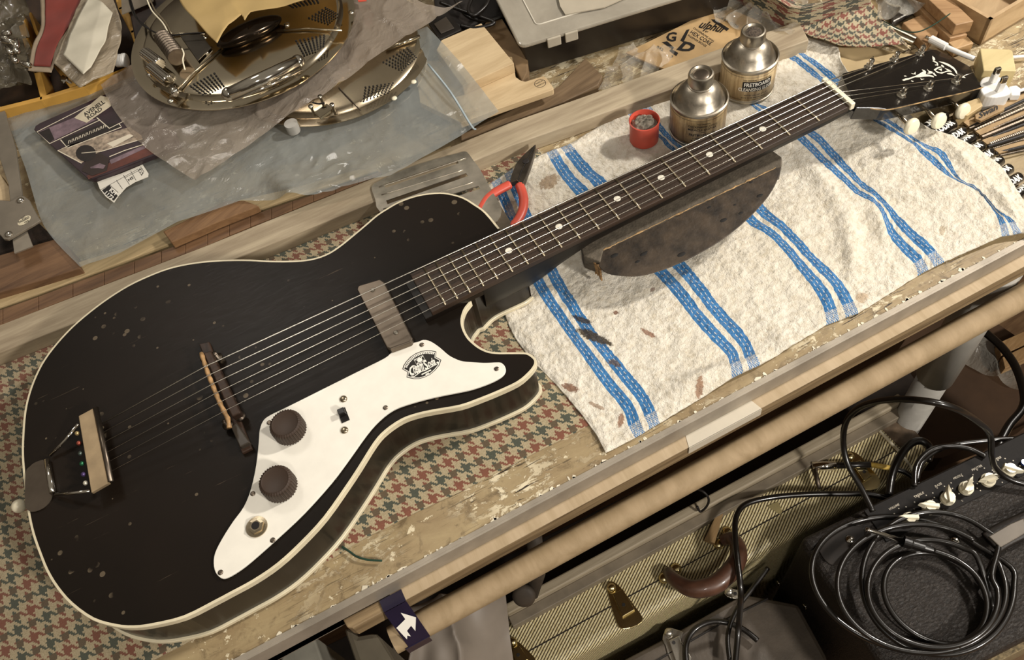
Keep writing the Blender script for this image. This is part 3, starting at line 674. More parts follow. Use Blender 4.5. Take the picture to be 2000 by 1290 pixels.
# control plate
GP = [(751,700),(766,688),(800,672),(816,668),(827,664),(841,667),(859,679),(878,695),(900,705),(918,707),(946,709),(974,708),(982,711),(987,718),(987,727),(980,736),(965,745),(946,753),(922,761),(900,766),(850,776),(804,788),(769,801),(741,822),(716,850),(681,899),(647,944),(594,1003),(542,1052),(490,1098),(465,1117),(444,1129),(432,1130),(421,1119),(417,1101),(420,1080),(434,1052),(455,1019),(476,990),(490,955),(500,909),(505,864),(507,840),(514,822),(528,811),(559,796),(629,761),(699,726)]
gp = ccw(cr(PL(GP, ZB+0.0025), 3, True))
plate = MB().prism(gp, ZB+0.0006, ZB+0.0025).build('control_plate', M['white_pl'], gt, bevel=0.0004)
ZP = ZB+0.0025
for x, y in [(824,674),(970,721),(753,797),(526,826),(494,965),(533,1056),(431,1119)]:
    MB().lathe(P(x, y, ZP), [(0.0021, 0), (0.0021, 0.0004), (0.0013, 0.0009)], 18).build('screw', M['agednickel'], plate)
for x, y in [(671,780),(673,841)]:
    MB().lathe(P(x, y, ZP), [(0.0032, 0), (0.0030, 0.0009), (0.0015, 0.0016)], 20).build('rivet', M['nickel'], plate, smooth=True)
sw = P(671, 812, ZP)
MB().box((sw.x, sw.y, ZP+0.0003), (0.007, 0.013, 0.0006), -0.05).build('switch_slot', M['ink'], plate)
MB().box((sw.x, sw.y+0.0015, ZP+0.003), (0.0058, 0.0055, 0.006), -0.05).build('slide_switch', M['black'], plate, bevel=0.0006)
for x, y in [(556.6,827.7),(537,939)]:
    c = P(x, y, ZP+0.0135)
    k = MB().lathe((c.x, c.y, ZP+0.0004), [(0.0135, 0), (0.0135, 0.0105), (0.0128, 0.0128), (0.0110, 0.0136), (0.0100, 0.0131)], 144, flute=(4, 0.00038, 0.0118)).build('knob', M['knob'], plate)
    autosmooth(k, 30)
j = P(502, 1030, ZP)
jk = MB().lathe((j.x, j.y, ZP), [(0.0085, 0), (0.0085, 0.0010), (0.006, 0.0012)], 36).build('jack_socket', M['nickel'], plate)
MB().lathe((j.x, j.y, ZP+0.001), [(0.0065, 0), (0.0065, 0.0022), (0.0045, 0.0024)], 6).build('jack_nut', M['nickel'], jk)
MB().lathe((j.x, j.y, ZP+0.003), [(0.0032, 0), (0.0032, 0.0006)], 24).build('jack_hole', M['ink'], jk)
# badge
def lz(pts): return [(770+x/14.336, 670+y/14.336) for x, y in pts]
BO = [(230,740),(260,640),(330,530),(450,400),(600,300),(750,240),(880,215),(1040,215),(1180,250),(1170,400),(1320,480),(1260,640),(1150,770),(1000,900),(850,970),(700,1015),(540,1015),(350,970),(370,820)]
def inset_poly(pts, f):
    cx = sum(p[0] for p in pts)/len(pts); cy = sum(p[1] for p in pts)/len(pts); return [(cx+(x-cx)*f, cy+(y-cy)*f) for x, y in pts]
bd = MB().prism(ccw(PL(lz(BO), ZP)), ZP, ZP+0.0002).build('badge', M['ink'], plate)
b = MB(); b.add(ccw(PL(lz(inset_poly(BO, 0.955)), ZP+0.00028)), [list(range(len(BO)))]); b.build('badge_border', M['wink'], bd)
b = MB(); b.add(ccw(PL(lz(inset_poly(BO, 0.90)), ZP+0.00036)), [list(range(len(BO)))]); b.build('badge_field', mat('badge_black', '#1d1914', 0.5), bd)
def lp3(x, y): return P(*lz([(x, y)])[0], ZP+0.0004)
text('badge_lettering', 'C', lp3(455,930), lp3(650,850), lp3(375,690), M['wink'], bd, lift=0.0001, bold=0.03, shear=0.25)
text('badge_lettering', 'ream', lp3(560,885), lp3(850,760), lp3(500,680), M['wink'], bd, lift=0.0001, bold=0.03, shear=0.2)
text('badge_lettering', 'S', lp3(880,770), lp3(990,700), lp3(770,530), M['wink'], bd, lift=0.0001, bold=0.03, shear=0.2)
text('badge_lettering', 'oda', lp3(960,680), lp3(1170,590), lp3(900,490), M['wink'], bd, lift=0.0001, bold=0.03, shear=0.2)
b = MB(); b.tube([lp3(x, y) + Vector((0, 0, .0001)) for x, y in [(480,930),(560,950),(650,880),(750,810),(900,760),(1050,670),(1190,600)]], 0.0004, 5, flat=0.2)
arc = resample(cr([lp3(x, y) for x, y in [(330,690),(420,540),(560,400),(720,320),(880,280),(1110,300)]], 5), 60)
for i in range(0, 58, 3): b.tube([arc[i], arc[i+2]], 0.0009, 4, flat=0.15)
b.tube([lp3(765,890), lp3(1030,760)], 0.0006, 4, flat=.2); b.tube([lp3(880,895), lp3(975,845)], 0.0006, 4, flat=.2)
fl = [lp3(555,480), lp3(800,355), lp3(870,485), lp3(630,610)]
b.tube(fl, 0.0003, 4, closed=True, flat=.2); b.tube([fl[0], fl[2]], 0.0003, 4, flat=.2); b.tube([fl[1], fl[3]], 0.0003, 4, flat=.2)
b.lathe(lp3(712,480), [(0.0022, 0), (0.0022, 0.0001)], 14); b.lathe(lp3(1215,555), [(0.001, 0), (0.001, 0.0001)], 10)
b.build('badge_lines', M['wink'], bd)
# strings
for i in range(6):
    ys = -0.0165 + 0.033*(5-i)/5; r = [0.00062, .00055, .00048, .0004, .0003, .00026][i]
    yb = (ends[i].y*0.0 + (-0.0255 + 0.051*(5-i)/5))
    nutp = Vector((0.0022, ys, ZF+0.0036)); bp = Vector((brx - 0.001*i*0 - 0.004 + i*0.0016, yb - 0.003, ZS))
    j = {0: 0, 1: 1, 2: 2, 3: 5, 4: 4, 5: 3}[i]; pp = posts[j] + hn*0.0032 + Vector((0, -0.0024 if i < 3 else 0.0024, 0))
    MB().tube([ends[i], bp, nutp, pp], r, 6).build('string', M['steel'], gt, smooth=True)
for i, j in enumerate((0, 1, 2, 5)):
    c = posts[j] + hn*0.004; d = Vector((0.004, 0.0, 0)) if j < 3 else Vector((0.009, -0.002, 0))
    MB().tube([c, c + d*0.6 + hn*0.002, c + d*1.6 + Vector((0, 0.005 if j < 3 else 0, 0)) + hn*0.003], 0.0004, 5).build('string_tail', M['steel'], gt, smooth=True)
# ---------------------------------------------------------------- things on the front half of the bench
def cut(o, cutter):
    m = o.modifiers.new('cut', 'BOOLEAN'); m.object = cutter; m.operation = 'DIFFERENCE'; m.solver = 'EXACT'
    bpy.context.view_layer.update(); dg = bpy.context.evaluated_depsgraph_get(); me = bpy.data.meshes.new_from_object(o.evaluated_get(dg))
    o.modifiers.clear(); o.data = me; bpy.data.objects.remove(cutter)
def area_sign(v): return sum(v[i].x*v[(i+1) % len(v)].y-v[(i+1) % len(v)].x*v[i].y for i in range(len(v)))
def up(v): return v if area_sign(v) > 0 else v[::-1]
def slab(name, px, z, th, m, parent=None, bevel=0.0, zb=None):
    return MB().prism(up(PL(px, z)), z-th if zb is None else zb, z).build(name, m, parent, bevel=bevel)
# neck rest
nr_ = thing('neck_rest', 'worn dark half-moon block with chipped pale edge propping the guitar neck', 'neck rest', P(1330, 430, 0.004))
DF = [(1178,488),(1171,508),(1169,521),(1185,535),(1215,540),(1250,540),(1296,528),(1353,503),(1411,469),(1463,427),(1502,384),(1521,349),(1526,328),(1514,327)]
dfc = PL(DF, 0.034); dfs = cr(dfc, 3)
mw = mat('worn_black', '#3f3428', 0.6, var=0.45, nscale=55, bump=0.8, bscale=140)
MB().prism(up(dfs), 0.004, 0.034, 0.30, Vector((P(1300, 400, .034).x, P(1300, 400, .034).y+0.01, 0))).build('curved_face', mw, nr_, bevel=0.0015)
ST = [(1134,482),(1140,500),(1172,512),(1178,489),(1515,328),(1527,325),(1527,307),(1509,294)]
MB().prism(up(PL(ST, 0.0355)), 0.016, 0.0355).build('felt_strip', mat('grey_felt', '#60574a', 0.9, var=0.2, nscale=150, bump=0.8, bscale=500), nr_, bevel=0.001)
ce = resample([P(1178, 489, .0355), P(1300, 430, .0355), P(1515, 328, .0355)], 60)
MB().tube([p + Vector((0, 0.0010*noise.noise(Vector((i*.7, 0, 0))), 0.0)) for i, p in enumerate(ce)], [0.0003+0.0010*max(0, noise.noise(Vector((i*.37, 5, 0)))+.15) for i in range(60)], 5).build('chipped_edge', mat('raw_wood', '#b08f63', 0.8, var=0.4, nscale=200), nr_)
b = MB()
for i in range(26):
    t = i/25; p = P(1142+t*30, 488+t*34, 0.034); b.tube([p + Vector((0, 0, -0.004*random.random())), Vector((p.x+0.002*random.random(), p.y-0.0015, 0.012+0.006*random.random()))], 0.0009, 5)
b.build('splintered_end', mat('raw_wood2', '#a58257', 0.8, var=0.45, nscale=250), nr_)
b = MB()
for x, y, r in [(1200,499,.0032),(1257,496,.003),(1331,497,.0034),(1245,511,.0022),(1413,430,.003),(1385,405,.002),(1447,416,.0022),(1484,382,.0028),(1262,492,.0015),(1467,356,.0018),(1435,400,.0015)]:
    p = P(x, y, 0.0342); b.ball((p.x, p.y, 0.0338), r, 10, 6, (1.4, .7, .25))
    b.build('dent', mat('dent', '#14100c', 0.8), nr_); b = MB()
# pliers
pl = thing('needle_nose_pliers', 'needle-nose pliers with red grips lying open on the towel beside the guitar body', 'pliers', P(1010, 370, .008))
MB().tube(cr(PL([(997,360),(983,367),(967,376),(953,387),(943,401),(934,420),(930,440)], .017), 5), [0.0040]+[0.0050]*29+[0.004], 12, flat=.8).build('grip', M['red_pl'], pl, smooth=True)
MB().tube(cr(PL([(1014,360),(1020,376),(1023,392),(1021,410),(1013,428),(1000,445)], .016), 5), [0.0038]+[0.0049]*24+[0.004], 12, flat=.8).build('grip', M['red_pl'], pl, smooth=True)
hd = mat('plier_steel', '#5c544a', 0.35, 0.85, var=0.25, nscale=80)
MB().prism(up(cr(PL([(996,357),(1000,340),(1006,324),(1014,311),(1028,297),(1044,283),(1046,284),(1043,300),(1037,320),(1031,336),(1021,360),(1009,352)], .019), 2, True)), 0.012, 0.019).build('jaws', hd, pl, bevel=0.0008)
p = P(1027, 315, .0192); MB().lathe((p.x, p.y, .0188), [(0.0036, 0), (0.0036, 0.0008), (0.0024, 0.0012)], 22).build('pivot', M['dark'], pl)
MB().tube(PL([(1012,352),(1020,330),(1036,300),(1045,284)], .0195), 0.0004, 5).build('jaw_gap', M['dark'], pl)
# slotted metal spatula
sp = thing('slotted_spatula', 'wide slotted steel plate lying across the pale strip beside the guitar body', 'slotted plate', P(850, 350, 0.0))
so = cr(PL([(726,369),(729,361),(740,354),(795,329),(850,311),(895,299),(907,296),(914,299),(925,314),(937,330),(960,372),(980,410),(960,440),(900,450),(800,440),(742,413),(733,390)], .0205), 3, True)
pm = mat('dull_steel', '#bdb5a6', 0.33, 0.85, var=0.3, nscale=35, bump=0.3, bscale=60)
po = MB().prism(up(so), 0.0192, 0.0205).build('blade', pm, sp)
c = MB()
for q in ([(753,367),(751,360),(893,313),(896,319)], [(757,399),(754,392),(910,338),(914,344)], [(760,426),(757,420),(934,363),(938,369)]):
    v = up(PL(q, .0205)); c.prism(v, 0.010, 0.03)
cut(po, c.build('c', pm))
b = MB()
for q in ([(745,381),(905,332)], [(748,409),(925,356)], [(740,366),(910,309)]):
    b.tube(resample(PL(q, .0206), 14), 0.0007, 6)
b.build('pressed_rib', pm, sp, smooth=True)
slab('handle', [(955,372),(972,393),(1002,440),(985,470),(940,400)], .0190, .003, mat('tarnished', '#6d6253', 0.5, 0.5, var=0.3), sp, .0006)
# tins
mlab = [m_label('tin_label_a', '#b89f74', '#7d6340'), m_label('tin_label_b', '#cab389', '#8f7650')]; tin = m_tin()
def can(bx, by, H, label, lab, plug, lines):
    c = P(bx, by, 0.005); R = 0.0292; t = thing('metal_tin', label, 'tin', c, None)
    hb = H*0.54
    o = MB().lathe(c, [(R*.97, 0), (R*1.01, 0.0008), (R*1.01, 0.0025), (R*.985, 0.003), (R*.985, hb), (R*1.015, hb+0.0012), (R*1.015, hb+0.003), (R*.965, hb+0.004), (R*.95, hb+0.0008), (R*.86, hb+0.0022), (R*.74, hb+0.011), (R*.66, hb+0.0135), (R*.56, hb+0.0175), (R*.44, hb+0.0195), (R*.42, H-0.0150)], 72).build('shell', tin, t)
    autosmooth(o, 50)
    MB().lathe(c, [(R*.988, 0.0045), (R*.993, 0.0046), (R*.993, hb-0.001), (R*.988, hb-0.0009)], 96).build('paper_label', lab, t, smooth=True)
    k = MB().lathe(c, [(R*.39, H-0.016), (R*.44, H-0.0155), (R*.44, H-0.0140), (R*.40, H-0.0132), (R*.40, H-0.0118), (R*.44, H-0.011), (R*.435, H-0.0022), (R*.41, H-0.0005), (R*.36, H), (R*.33, H-0.0012), (R*.31, H-0.0022)], 72, flute=(2, 0.00012, R*.432)).build('screw_cap', tin, t)
    autosmooth(k, 40)
    cc = MB().ball((c.x, c.y, c.z+H-0.0030), R*.30, 20, 10, (1, 1, .25)); 
    cc.build('cap_disc', plug, k, smooth=True)
    for s, thd, z, wd, h, m, box in lines:
        vs, fs = fine(*glyphs(s, 0.015)); x0 = min(v.x for v in vs); x1 = max(v.x for v in vs); y1 = max(v.y for v in vs)
        th0 = math.radians(thd)
        def mp(u, v, lift): a = th0 + (u-0.5)*wd/R; return Vector((c.x+(R*.993+lift)*math.cos(a), c.y+(R*.993+lift)*math.sin(a), c.z+z+v*h))
        if box:
            pts = []; n_ = 24; ff = []
            for i in range(n_+1):
                u = -0.06+1.12*i/n_; ins = 0.12 if i in (0, n_) else 0.0
                pts += [mp(u, box[0]+ins, 0.00012), mp(u, box[1]-ins, 0.00012)]
            for i in range(n_): ff.append([i*2, i*2+2, i*2+3, i*2+1])
            MB().add(pts, ff).build('label_panel', M['ink'], t)
        MB().add([mp((v.x-x0)/(x1-x0), v.y/y1, 0.0003) for v in vs], fs).build('label_lettering', m, t)
    # dark border lines of the label
    for z in (hb-0.0035, 0.0062):
        MB().tube([Vector((c.x+R*.994*math.cos(math.radians(a)), c.y+R*.994*math.sin(math.radians(a)), c.z+z)) for a in range(-200, -40, 6)], 0.00018, 4).build('label_rule', M['ink'], t)
    return t
can(1361, 250, 0.0745, 'squat tin with a closed metal cap and brown worn label, beside the red cap', mlab[0], M['agednickel'],
    [('THE ORIGINAL', -113, .0318, .014, .0016, M['ink'], None), ("CHICKENBONE JOHN'S", -115, .0278, .030, .0026, M['ink'], None), ('MIRACLE GUITAR', -115, .0236, .030, .0028, M['ink'], None), ('AND', -114, .0208, .005, .0014, M['ink'], None), ('FRETBOARD OIL', -114, .0162, .028, .0032, M['ink'], None), ('CLEANS, RESTORES', -115, .0124, .020, .0017, M['ink'], None), ('& IMPROVES', -116, .0092, .022, .0017, M['ink'], None)])
can(1457, 168, 0.0735, 'squat tin with a dark stuffed open cap and black-panelled label, farther from the guitar', mlab[1], mat('dark_lint', '#4e4338', 0.9, var=0.5, nscale=500, bump=1, bscale=600),
    [('THE ORIGINAL CHICKENBONE', -108, .0318, .030, .0016, M['ink'], None), ('FRETBOARD', -106, .0245, .029, .0048, M['wink'], (-1.45, 1.30)), ('CLEANSING ELIXIR', -108, .0182, .038, .0044, M['wink'], None), ('WITH OIL OF ATLAS', -107, .0118, .026, .0016, M['ink'], None), ('SAFE FOR INSTRUMENTS', -108, .0085, .030, .0014, M['ink'], None)])
# red cap with putty
c = P(1258, 272, .005); rc = thing('putty_cup', 'round red plastic cap full of grey fluff standing on the towel', 'cap', c)
o = MB().lathe(c, [(0.0142, 0), (0.0152, 0.0008), (0.0154, 0.024), (0.0160, 0.0255), (0.0160, 0.0275), (0.0150, 0.028), (0.0146, 0.027), (0.0142, 0.015), (0.0001, 0.015)], 56).build('cup', M['red_pl'], rc); autosmooth(o, 40)
b = MB().ball((c.x, c.y, c.z+.019), 0.0136, 48, 30, (1, 1, .66))
b.v = [v + (v-Vector((c.x, c.y, c.z+.019)))*0.20*noise.noise(v*260)+Vector((0, 0, 0.0016*noise.noise(v*600))) for v in b.v]
b.build('grey_fluff', mat('fluff', '#857d70', 0.95, var=0.35, nscale=260, bump=1, bscale=500), rc, smooth=True)
# green thread on the bench edge
tag(MB().tube(cr(PL([(668,1068),(684,1079),(697,1088),(718,1094),(746,1096)], .004), 5), 0.0009, 6).build('green_thread', mat('green_yarn', '#1e3a2b', .9, var=.3), None, smooth=True),
    'short strand of green thread lying loose on the bench edge beside the mat', 'thread')
# ---------------------------------------------------------------- planks along the back
plk = wood('pale_plank_wood', '#b5a68c', '#8d7d66', 0.0, 0.9, 0.6, stretch=10)
brw = wood('brown_wood', '#7a5b3f', '#4d3523', 0.0, 1.0, 0.6, stretch=10)
beech = wood('beech', '#cfb892', '#b39a75', 0.0, 1.2, 0.5, stretch=7)
tag(slab('wood_plank', [(-60,658),(400,481),(1000,238),(1400,97),(1560,40),(1580,78),(1420,136),(1000,284),(400,530),(-60,713)], .0185, .018, plk, None, .001), 'long pale wood strip running behind the guitar across the whole bench', 'plank')
ks = [(-62, 628), (5, 604), (75, 579.5), (142, 554), (203, 531.5), (262, 510.5), (315, 490.5), (362, 472.5), (405, 455.5), (448, 438.5), (489, 422), (530, 407), (571, 393), (612, 380), (655, 366), (700, 350), (745, 334)]
kb = [(-62, 660), (5, 634), (75, 606), (142, 580), (203, 557), (262, 534), (315, 514), (362, 496), (405, 479), (448, 460), (489, 443), (530, 427), (571, 410), (612, 393), (655, 376), (700, 358), (745, 339)]
bs = thing('block_strip', 'strip of brown wooden blocks edging the pale plank behind the guitar', 'strip', P(300, 510, 0.0))
for i in range(len(ks)-1):
    v = up([P(*ks[i], .0185), P(*kb[i], .0185), P(*kb[i+1], .0185), P(*ks[i+1], .0185)])
    cc = sum(v, Vector())/4
    MB().prism([q.lerp(cc, 0.012) for q in v], 0.0005, 0.0185).build('block', brw, bs, bevel=0.0005)
tag(slab('wood_board', [(-60,560),(60,540),(250,482),(330,440),(420,400),(560,370),(700,330),(742,330),(610,372),(480,418),(300,488),(200,527),(70,576),(-60,622)], .017, .016, wood('cream_board', '#bba47c', '#94805c', .1, 1, .6), None, .001), 'pale unfinished board lying behind the strip of brown blocks', 'board')
tag(slab('dark_plank', [(-60,515),(0,498),(110,466),(130,478),(157,524),(80,548),(0,572),(-60,590)], .026, .025, brw, None, .0012), 'dark brown plank at the left edge behind the pale board', 'plank')
tag(slab('wood_offcut', [(318,452),(440,392),(478,392),(505,402),(420,436),(334,474)], .030, .010, wood('offcut_wood', '#8d6b48', '#6a4c30', .4, 1, .6), None, .001), 'brown wood offcut poking out from under the clear plastic sleeve', 'offcut')
tag(slab('grey_plank', [(900,262),(1000,214),(1092,168),(1143,113),(1177,148),(1168,166),(1100,200),(1000,236),(900,275)], .012, .011, wood('greybrown', '#7a654b', '#57442f', .2, 1, .6), None, .001), 'grey brown plank lying between the pale strip and the paddle board', 'plank')
# ---------------------------------------------------------------- paddle board, block and adaptor
pb = thing('paddle_board', 'pale beech board with a short stamped handle beside the black organiser', 'board', P(960, 150, 0.010))
slab('board', [(810,120),(1000,110),(1007,150),(1017,157),(1026,159),(1062,148),(1068,153),(1081,171),(1080,175),(972,213),(900,240),(820,200)], .030, .008, beech, pb, .0008)
slab('raised_block', [(852,98),(862,78),(940,45),(1004,123),(926,158),(903,168)], .043, .013, beech, pb, .0008)
ctr = P(1055, 163, .0301)
b = MB(); b.tube([ctr + Vector((.0062*math.cos(a/5), .0062*math.sin(a/5), 0)) for a in range(31)], 0.0003, 4, closed=True, flat=.3)
b.build('stamp', M['ink'], pb)
for s, dy in (('MADE IN', .0012), ('BEECH', -.0028)):
    a = ctr + Vector((-.0045, dy-.0002, 0)); text('stamp_lettering', s, a, a+Vector((.009, .0006, 0)), a+Vector((0, .0018, 0)), M['ink'], pb, lift=.0001)
tag(slab('cardboard_sheet', [(940,60),(955,30),(972,22),(1031,118),(1030,140),(1020,160),(1004,125)], .026, .020, mat('brown_card', '#7d6547', .8, var=.2, nscale=30), None, .001), 'brown cardboard piece wedged between the paddle board and the organiser', 'cardboard')
ad = thing('power_adaptor', 'small square black mains adaptor in the dark gap left of the paddle board', 'adaptor', P(870, 60, .0))
v = up(PL([(836,44),(872,20),(902,56),(858,77)], .044)); bt_ = [Vector((p.x, p.y, .012)) for p in up(PL([(836,44),(872,20),(902,56),(858,77)], .044))]
MB().hull(v, bt_).build('case', M['black'], ad, bevel=.0015)
slab('top_pad', [(847,46),(871,32),(887,54),(861,65)], .0455, .0015, mat('pad_grey', '#3a332b', .5), ad, .0005)
for i, (pts, lab) in enumerate([([(880,-20),(905,25),(940,40),(985,30),(1010,-10)], 'black cable loop nearest the adaptor'), ([(860,5),(900,20),(945,35),(965,45),(930,55),(900,50)], 'black cable end curling over the adaptor'), ([(930,-20),(915,15),(925,30),(950,10),(960,-20)], 'thin black cable hanging behind the organiser')]):
    tag(MB().tube(cr(PL(pts, .038+.004*i), 6), .0022, 8).build('black_cable', M['black'], None, smooth=True), lab + ' in the dark corner', 'cable')
tag(slab('black_pouch', [(840,-60),(1010,-80),(985,25),(900,55),(850,30)], .030, .025, M['dark'], None, .004), 'black pouch lying in shade behind the plastic sleeves and adaptor', 'pouch')
# ---------------------------------------------------------------- organiser box
ob = thing('organiser_box', 'black plastic organiser with a clear clasped lid', 'organiser', P(1200, 60, 0.003))
A0 = P(1035, 142, .004); B0 = P(1418, 24, .004); ex = (B0-A0).normalized(); ey = Vector((-ex.y, ex.x, 0))
H_ = min((abs((P(1027, 78, z)-A0).dot(ex)), z) for z in [i*.001 for i in range(20, 120)])[1]
Lb = (B0-A0).length
def ob_pt(u, w, z): return Vector((A0.x, A0.y, 0)) + ex*u + ey*w + Vector((0, 0, z))
HB = 0.047
top = [ob_pt(-.006, -.006, HB), ob_pt(Lb+.004, -.006, HB), ob_pt(Lb+.004, .19, HB), ob_pt(-.006, .19, HB)]
bot = [ob_pt(0, 0, .004), ob_pt(Lb, 0, .004), ob_pt(Lb, .185, .004), ob_pt(0, .185, .004)]
inner = [ob_pt(-.003, -.003, HB), ob_pt(Lb+.001, -.003, HB), ob_pt(Lb+.001, .187, HB), ob_pt(-.003, .187, HB)]; ib = [ob_pt(.003, .003, .008), ob_pt(Lb-.003, .003, .008), ob_pt(Lb-.003, .182, .008), ob_pt(.003, .182, .008)]
b = MB(); b.add(top+bot+inner+ib, [[4, 5, 1, 0], [5, 6, 2, 1], [6, 7, 3, 2], [7, 4, 0, 3], [7, 6, 5, 4], [0, 1, 9, 8], [1, 2, 10, 9], [2, 3, 11, 10], [3, 0, 8, 11], [8, 9, 13, 12], [9, 10, 14, 13], [10, 11, 15, 14], [11, 8, 12, 15], [12, 13, 14, 15]])
b.build('tray', mat('org_black', '#211b16', .35, var=.15), ob, bevel=.001)
lidm = m_plastic('milky_lid', '#d8d2c4', 0.62, 0.18, '#bdb5a5', 0.15, 20)
lo = [ob_pt(-.010, -.010, 0), ob_pt(Lb+.008, -.010, 0), ob_pt(Lb+.008, .194, 0), ob_pt(-.010, .194, 0)]
def rnd(q, r, n=5):
    out = []
    for i in range(len(q)):
        p = q[i]; a = (q[i-1]-p).normalized()*r; c_ = (q[(i+1) % len(q)]-p).normalized()*r
        for k in range(n+1):
            t = k/n; out.append((p+a)*(1-t)**2 + p*2*t*(1-t) + (p+c_)*t*t)
    return out
MB().prism(up(rnd(lo, .010)), HB, HB+.005).build('lid', lidm, ob, bevel=.0018)
li = [ob_pt(.018, .016, 0), ob_pt(Lb-.02, .016, 0), ob_pt(Lb-.02, .17, 0), ob_pt(.018, .17, 0)]
MB().tube([Vector((p.x, p.y, HB+.0052)) for p in rnd(li, .006)], .0009, 6, closed=True).build('lid_rib', mat('lid_edge', '#d9d2c2', .3), ob, smooth=True)
for px, w in ((1080, .016), (1114, .015)):
    q = P(px, 78 if px < 1100 else 68, HB-.002); u = (q-Vector((A0.x, A0.y, q.z))).dot(ex)
    MB().box(ob_pt(u, -.0115, HB-.001), (w, .003, .012), math.atan2(ex.y, ex.x)).build('clasp', mat('clasp_plastic', '#b9b09e', .3), ob, bevel=.001)
MB().box(ob_pt(.11, .09, .028), (.15, .12, .03), math.atan2(ex.y, ex.x)).build('lining', mat('org_inside', '#8f8775', .6, var=.5, nscale=25), ob)
tag(slab('paper_sheet', [(1078,-60),(1094,12),(1104,28),(1180,14),(1300,-40)], HB+.0075, .0012, mat('vellum', '#b5ab98', .5, var=.05), None), 'translucent paper sheet on the clear lid of the black organiser', 'paper')
# ---------------------------------------------------------------- string card, small bags, scarf
sc_ = thing('string_packet', 'tan printed string packet lying between the organiser and the tins', 'packet', P(1360, 75, 0.002))
CZ = .008
slab('card', [(1222,103),(1262,84),(1330,50),(1400,14),(1412,12),(1480,40),(1500,62),(1420,96),(1320,142),(1285,130)], CZ, .002, mat('kraft', '#b7986b', .75, var=.1, nscale=40), sc_)
def zc(x, y): return P(1280+x/4.777, 20+y/4.777, CZ)
def ct(s, a, b_, c_, bold=0.01, m=None, shear=0): text('card_lettering', s, zc(*a), zc(*b_), zc(*c_), m or M['ink'], sc_, bold=bold, lift=.0003, shear=shear)
def cpoly(pts, m=None): b = MB(); v = up([zc(*p)+Vector((0, 0, .0002)) for p in pts]); b.add(v, [list(range(len(v)))]); b.build('print_block', m or M['ink'], sc_)
ct('HEX CORE', (320,215), (510,330), (345,188)); ct('CHICKENBONE JOHN', (352,172), (540,298), (364,160)); ct('PHOSPHOR BRONZE', (300,240), (470,345), (312,226)); ct('CIGAR BOX GUITAR', (565,60), (770,170), (580,40))
ct('BY', (462,205), (490,215), (472,190))
cpoly([(520,85),(560,88),(690,175),(665,195),(540,110)]); ct('ulphur', (400,160), (640,215), (450,95), .03, shear=.2)
ct('G', (95,290), (190,290), (110,205), .03); ct('D', (200,365), (330,395), (270,290), .05)
cpoly([(232,285),(290,185),(320,178),(262,300)]); cpoly([(60,300),(110,290),(175,350),(160,370),(215,400),(195,430),(130,380),(150,360)])
ct('042', (10,350), (70,385), (20,328)); ct('3', (140,440), (160,445), (150,420))
bag = m_plastic('clear_bag', '#f3efe6', 0.20, 0.10, '#d8d3c6', 0.9, 60)
def crump(a1, s1, base, seed, a2=0.001):
    return lambda p, u, v: base + a1*(ridged(p, s1, seed))**2 + a2*nz(p, s1*3, seed)
tag(quadsheet('small_clear_bag', [(1168,180,.004),(1215,98,.004),(1322,108,.004),(1275,165,.004)], 60, 60, crump(.010, 38, .003, 4), bag), 'small crumpled clear bag on the bench between the organiser and the pale plank', 'plastic bag')
tag(quadsheet('crumpled_clear_bag', [(1395,60,.004),(1385,-30,.004),(1580,10,.004),(1545,90,.004)], 60, 60, crump(.010, 34, .008, 9), bag), 'clear crumpled bag behind the tin with the stuffed cap', 'plastic bag')
tag(sheet('checked_scarf', [PL([(1400,-60),(1430,-5),(1500,40),(1555,58),(1630,40),(1700,15)], .01), PL([(1440,-60),(1470,-5),(1520,22),(1560,36),(1620,20),(1695,0)], .03), PL([(1500,-80),(1520,-20),(1560,5),(1600,5),(1650,-10),(1690,-30)], .02)], [0, .5, 1], 80, 40,
    lambda p, u, v: .014*math.sin(math.pi*min(1, u*1.15))+.002*nz(p, 60), M['scarf'], solid=-.001), 'folded red green and cream checked wool scarf, its rolled fold at the back edge', 'scarf')
tag(sheet('checked_cloth', [PL([(1555,60),(1590,75),(1640,92)], .012), PL([(1620,20),(1660,60),(1700,96)], .016), PL([(1690,0),(1725,40),(1768,90)], .010)], [0, .5, 1], 60, 60,
    lambda p, u, v: .003+.003*nz(p, 50, 2), M['scarf'], solid=-.001), 'flat frayed end of checked wool cloth beside the towel corner', 'cloth')
fr_ = MB()
for i in range(26):
    t = i/25; a = P(1728+t*38, 48+t*40, .014); fr_.tube([a, a + Vector((.006+.004*random.random(), -.001-.004*random.random(), -.006))], .0006, 5)
tag(fr_.build('cloth_fringe', mat('fringe', '#b8a88a', .9, var=.5, nscale=200), None), 'frayed woollen fringe threads on the end of the checked cloth', 'fringe', kind='stuff')
tag(quadsheet('bead_bag', [(1712,62,.006),(1700,-30,.006),(1805,-30,.006),(1822,25,.006)], 50, 50, crump(.010, 40, .008, 12), bag), 'clear bag of dark beads beside the wood blocks at the back', 'plastic bag')
bb = slab('dark_beads', [(1742,45),(1735,-20),(1780,-20),(1788,18),(1770,30)], .010, .008, mat('beads', '#3b3733', .3, var=.7, nscale=160, bump=1, bscale=160), None, .002)
tag(bb, 'dark grey beads packed inside the clear bag by the wood blocks', 'beads', kind='stuff')
for i, (a, c_) in enumerate([((1722,44),(1790,76)), ((1716,54),(1785,84))]):
    p, q = P(*a, .010), P(*c_, .010); n_ = 90
    tag(MB().tube([p.lerp(q, k/n_) for k in range(n_+1)], [.0022+.0003*(k % 2) for k in range(n_+1)], 10).build('threaded_rod', M['chrome'], None),
        ['silver threaded rod beside the checked cloth, the farther of the two', 'silver threaded rod beside the checked cloth, the one nearer the headstock'][i], 'threaded rod', 'threaded rods')
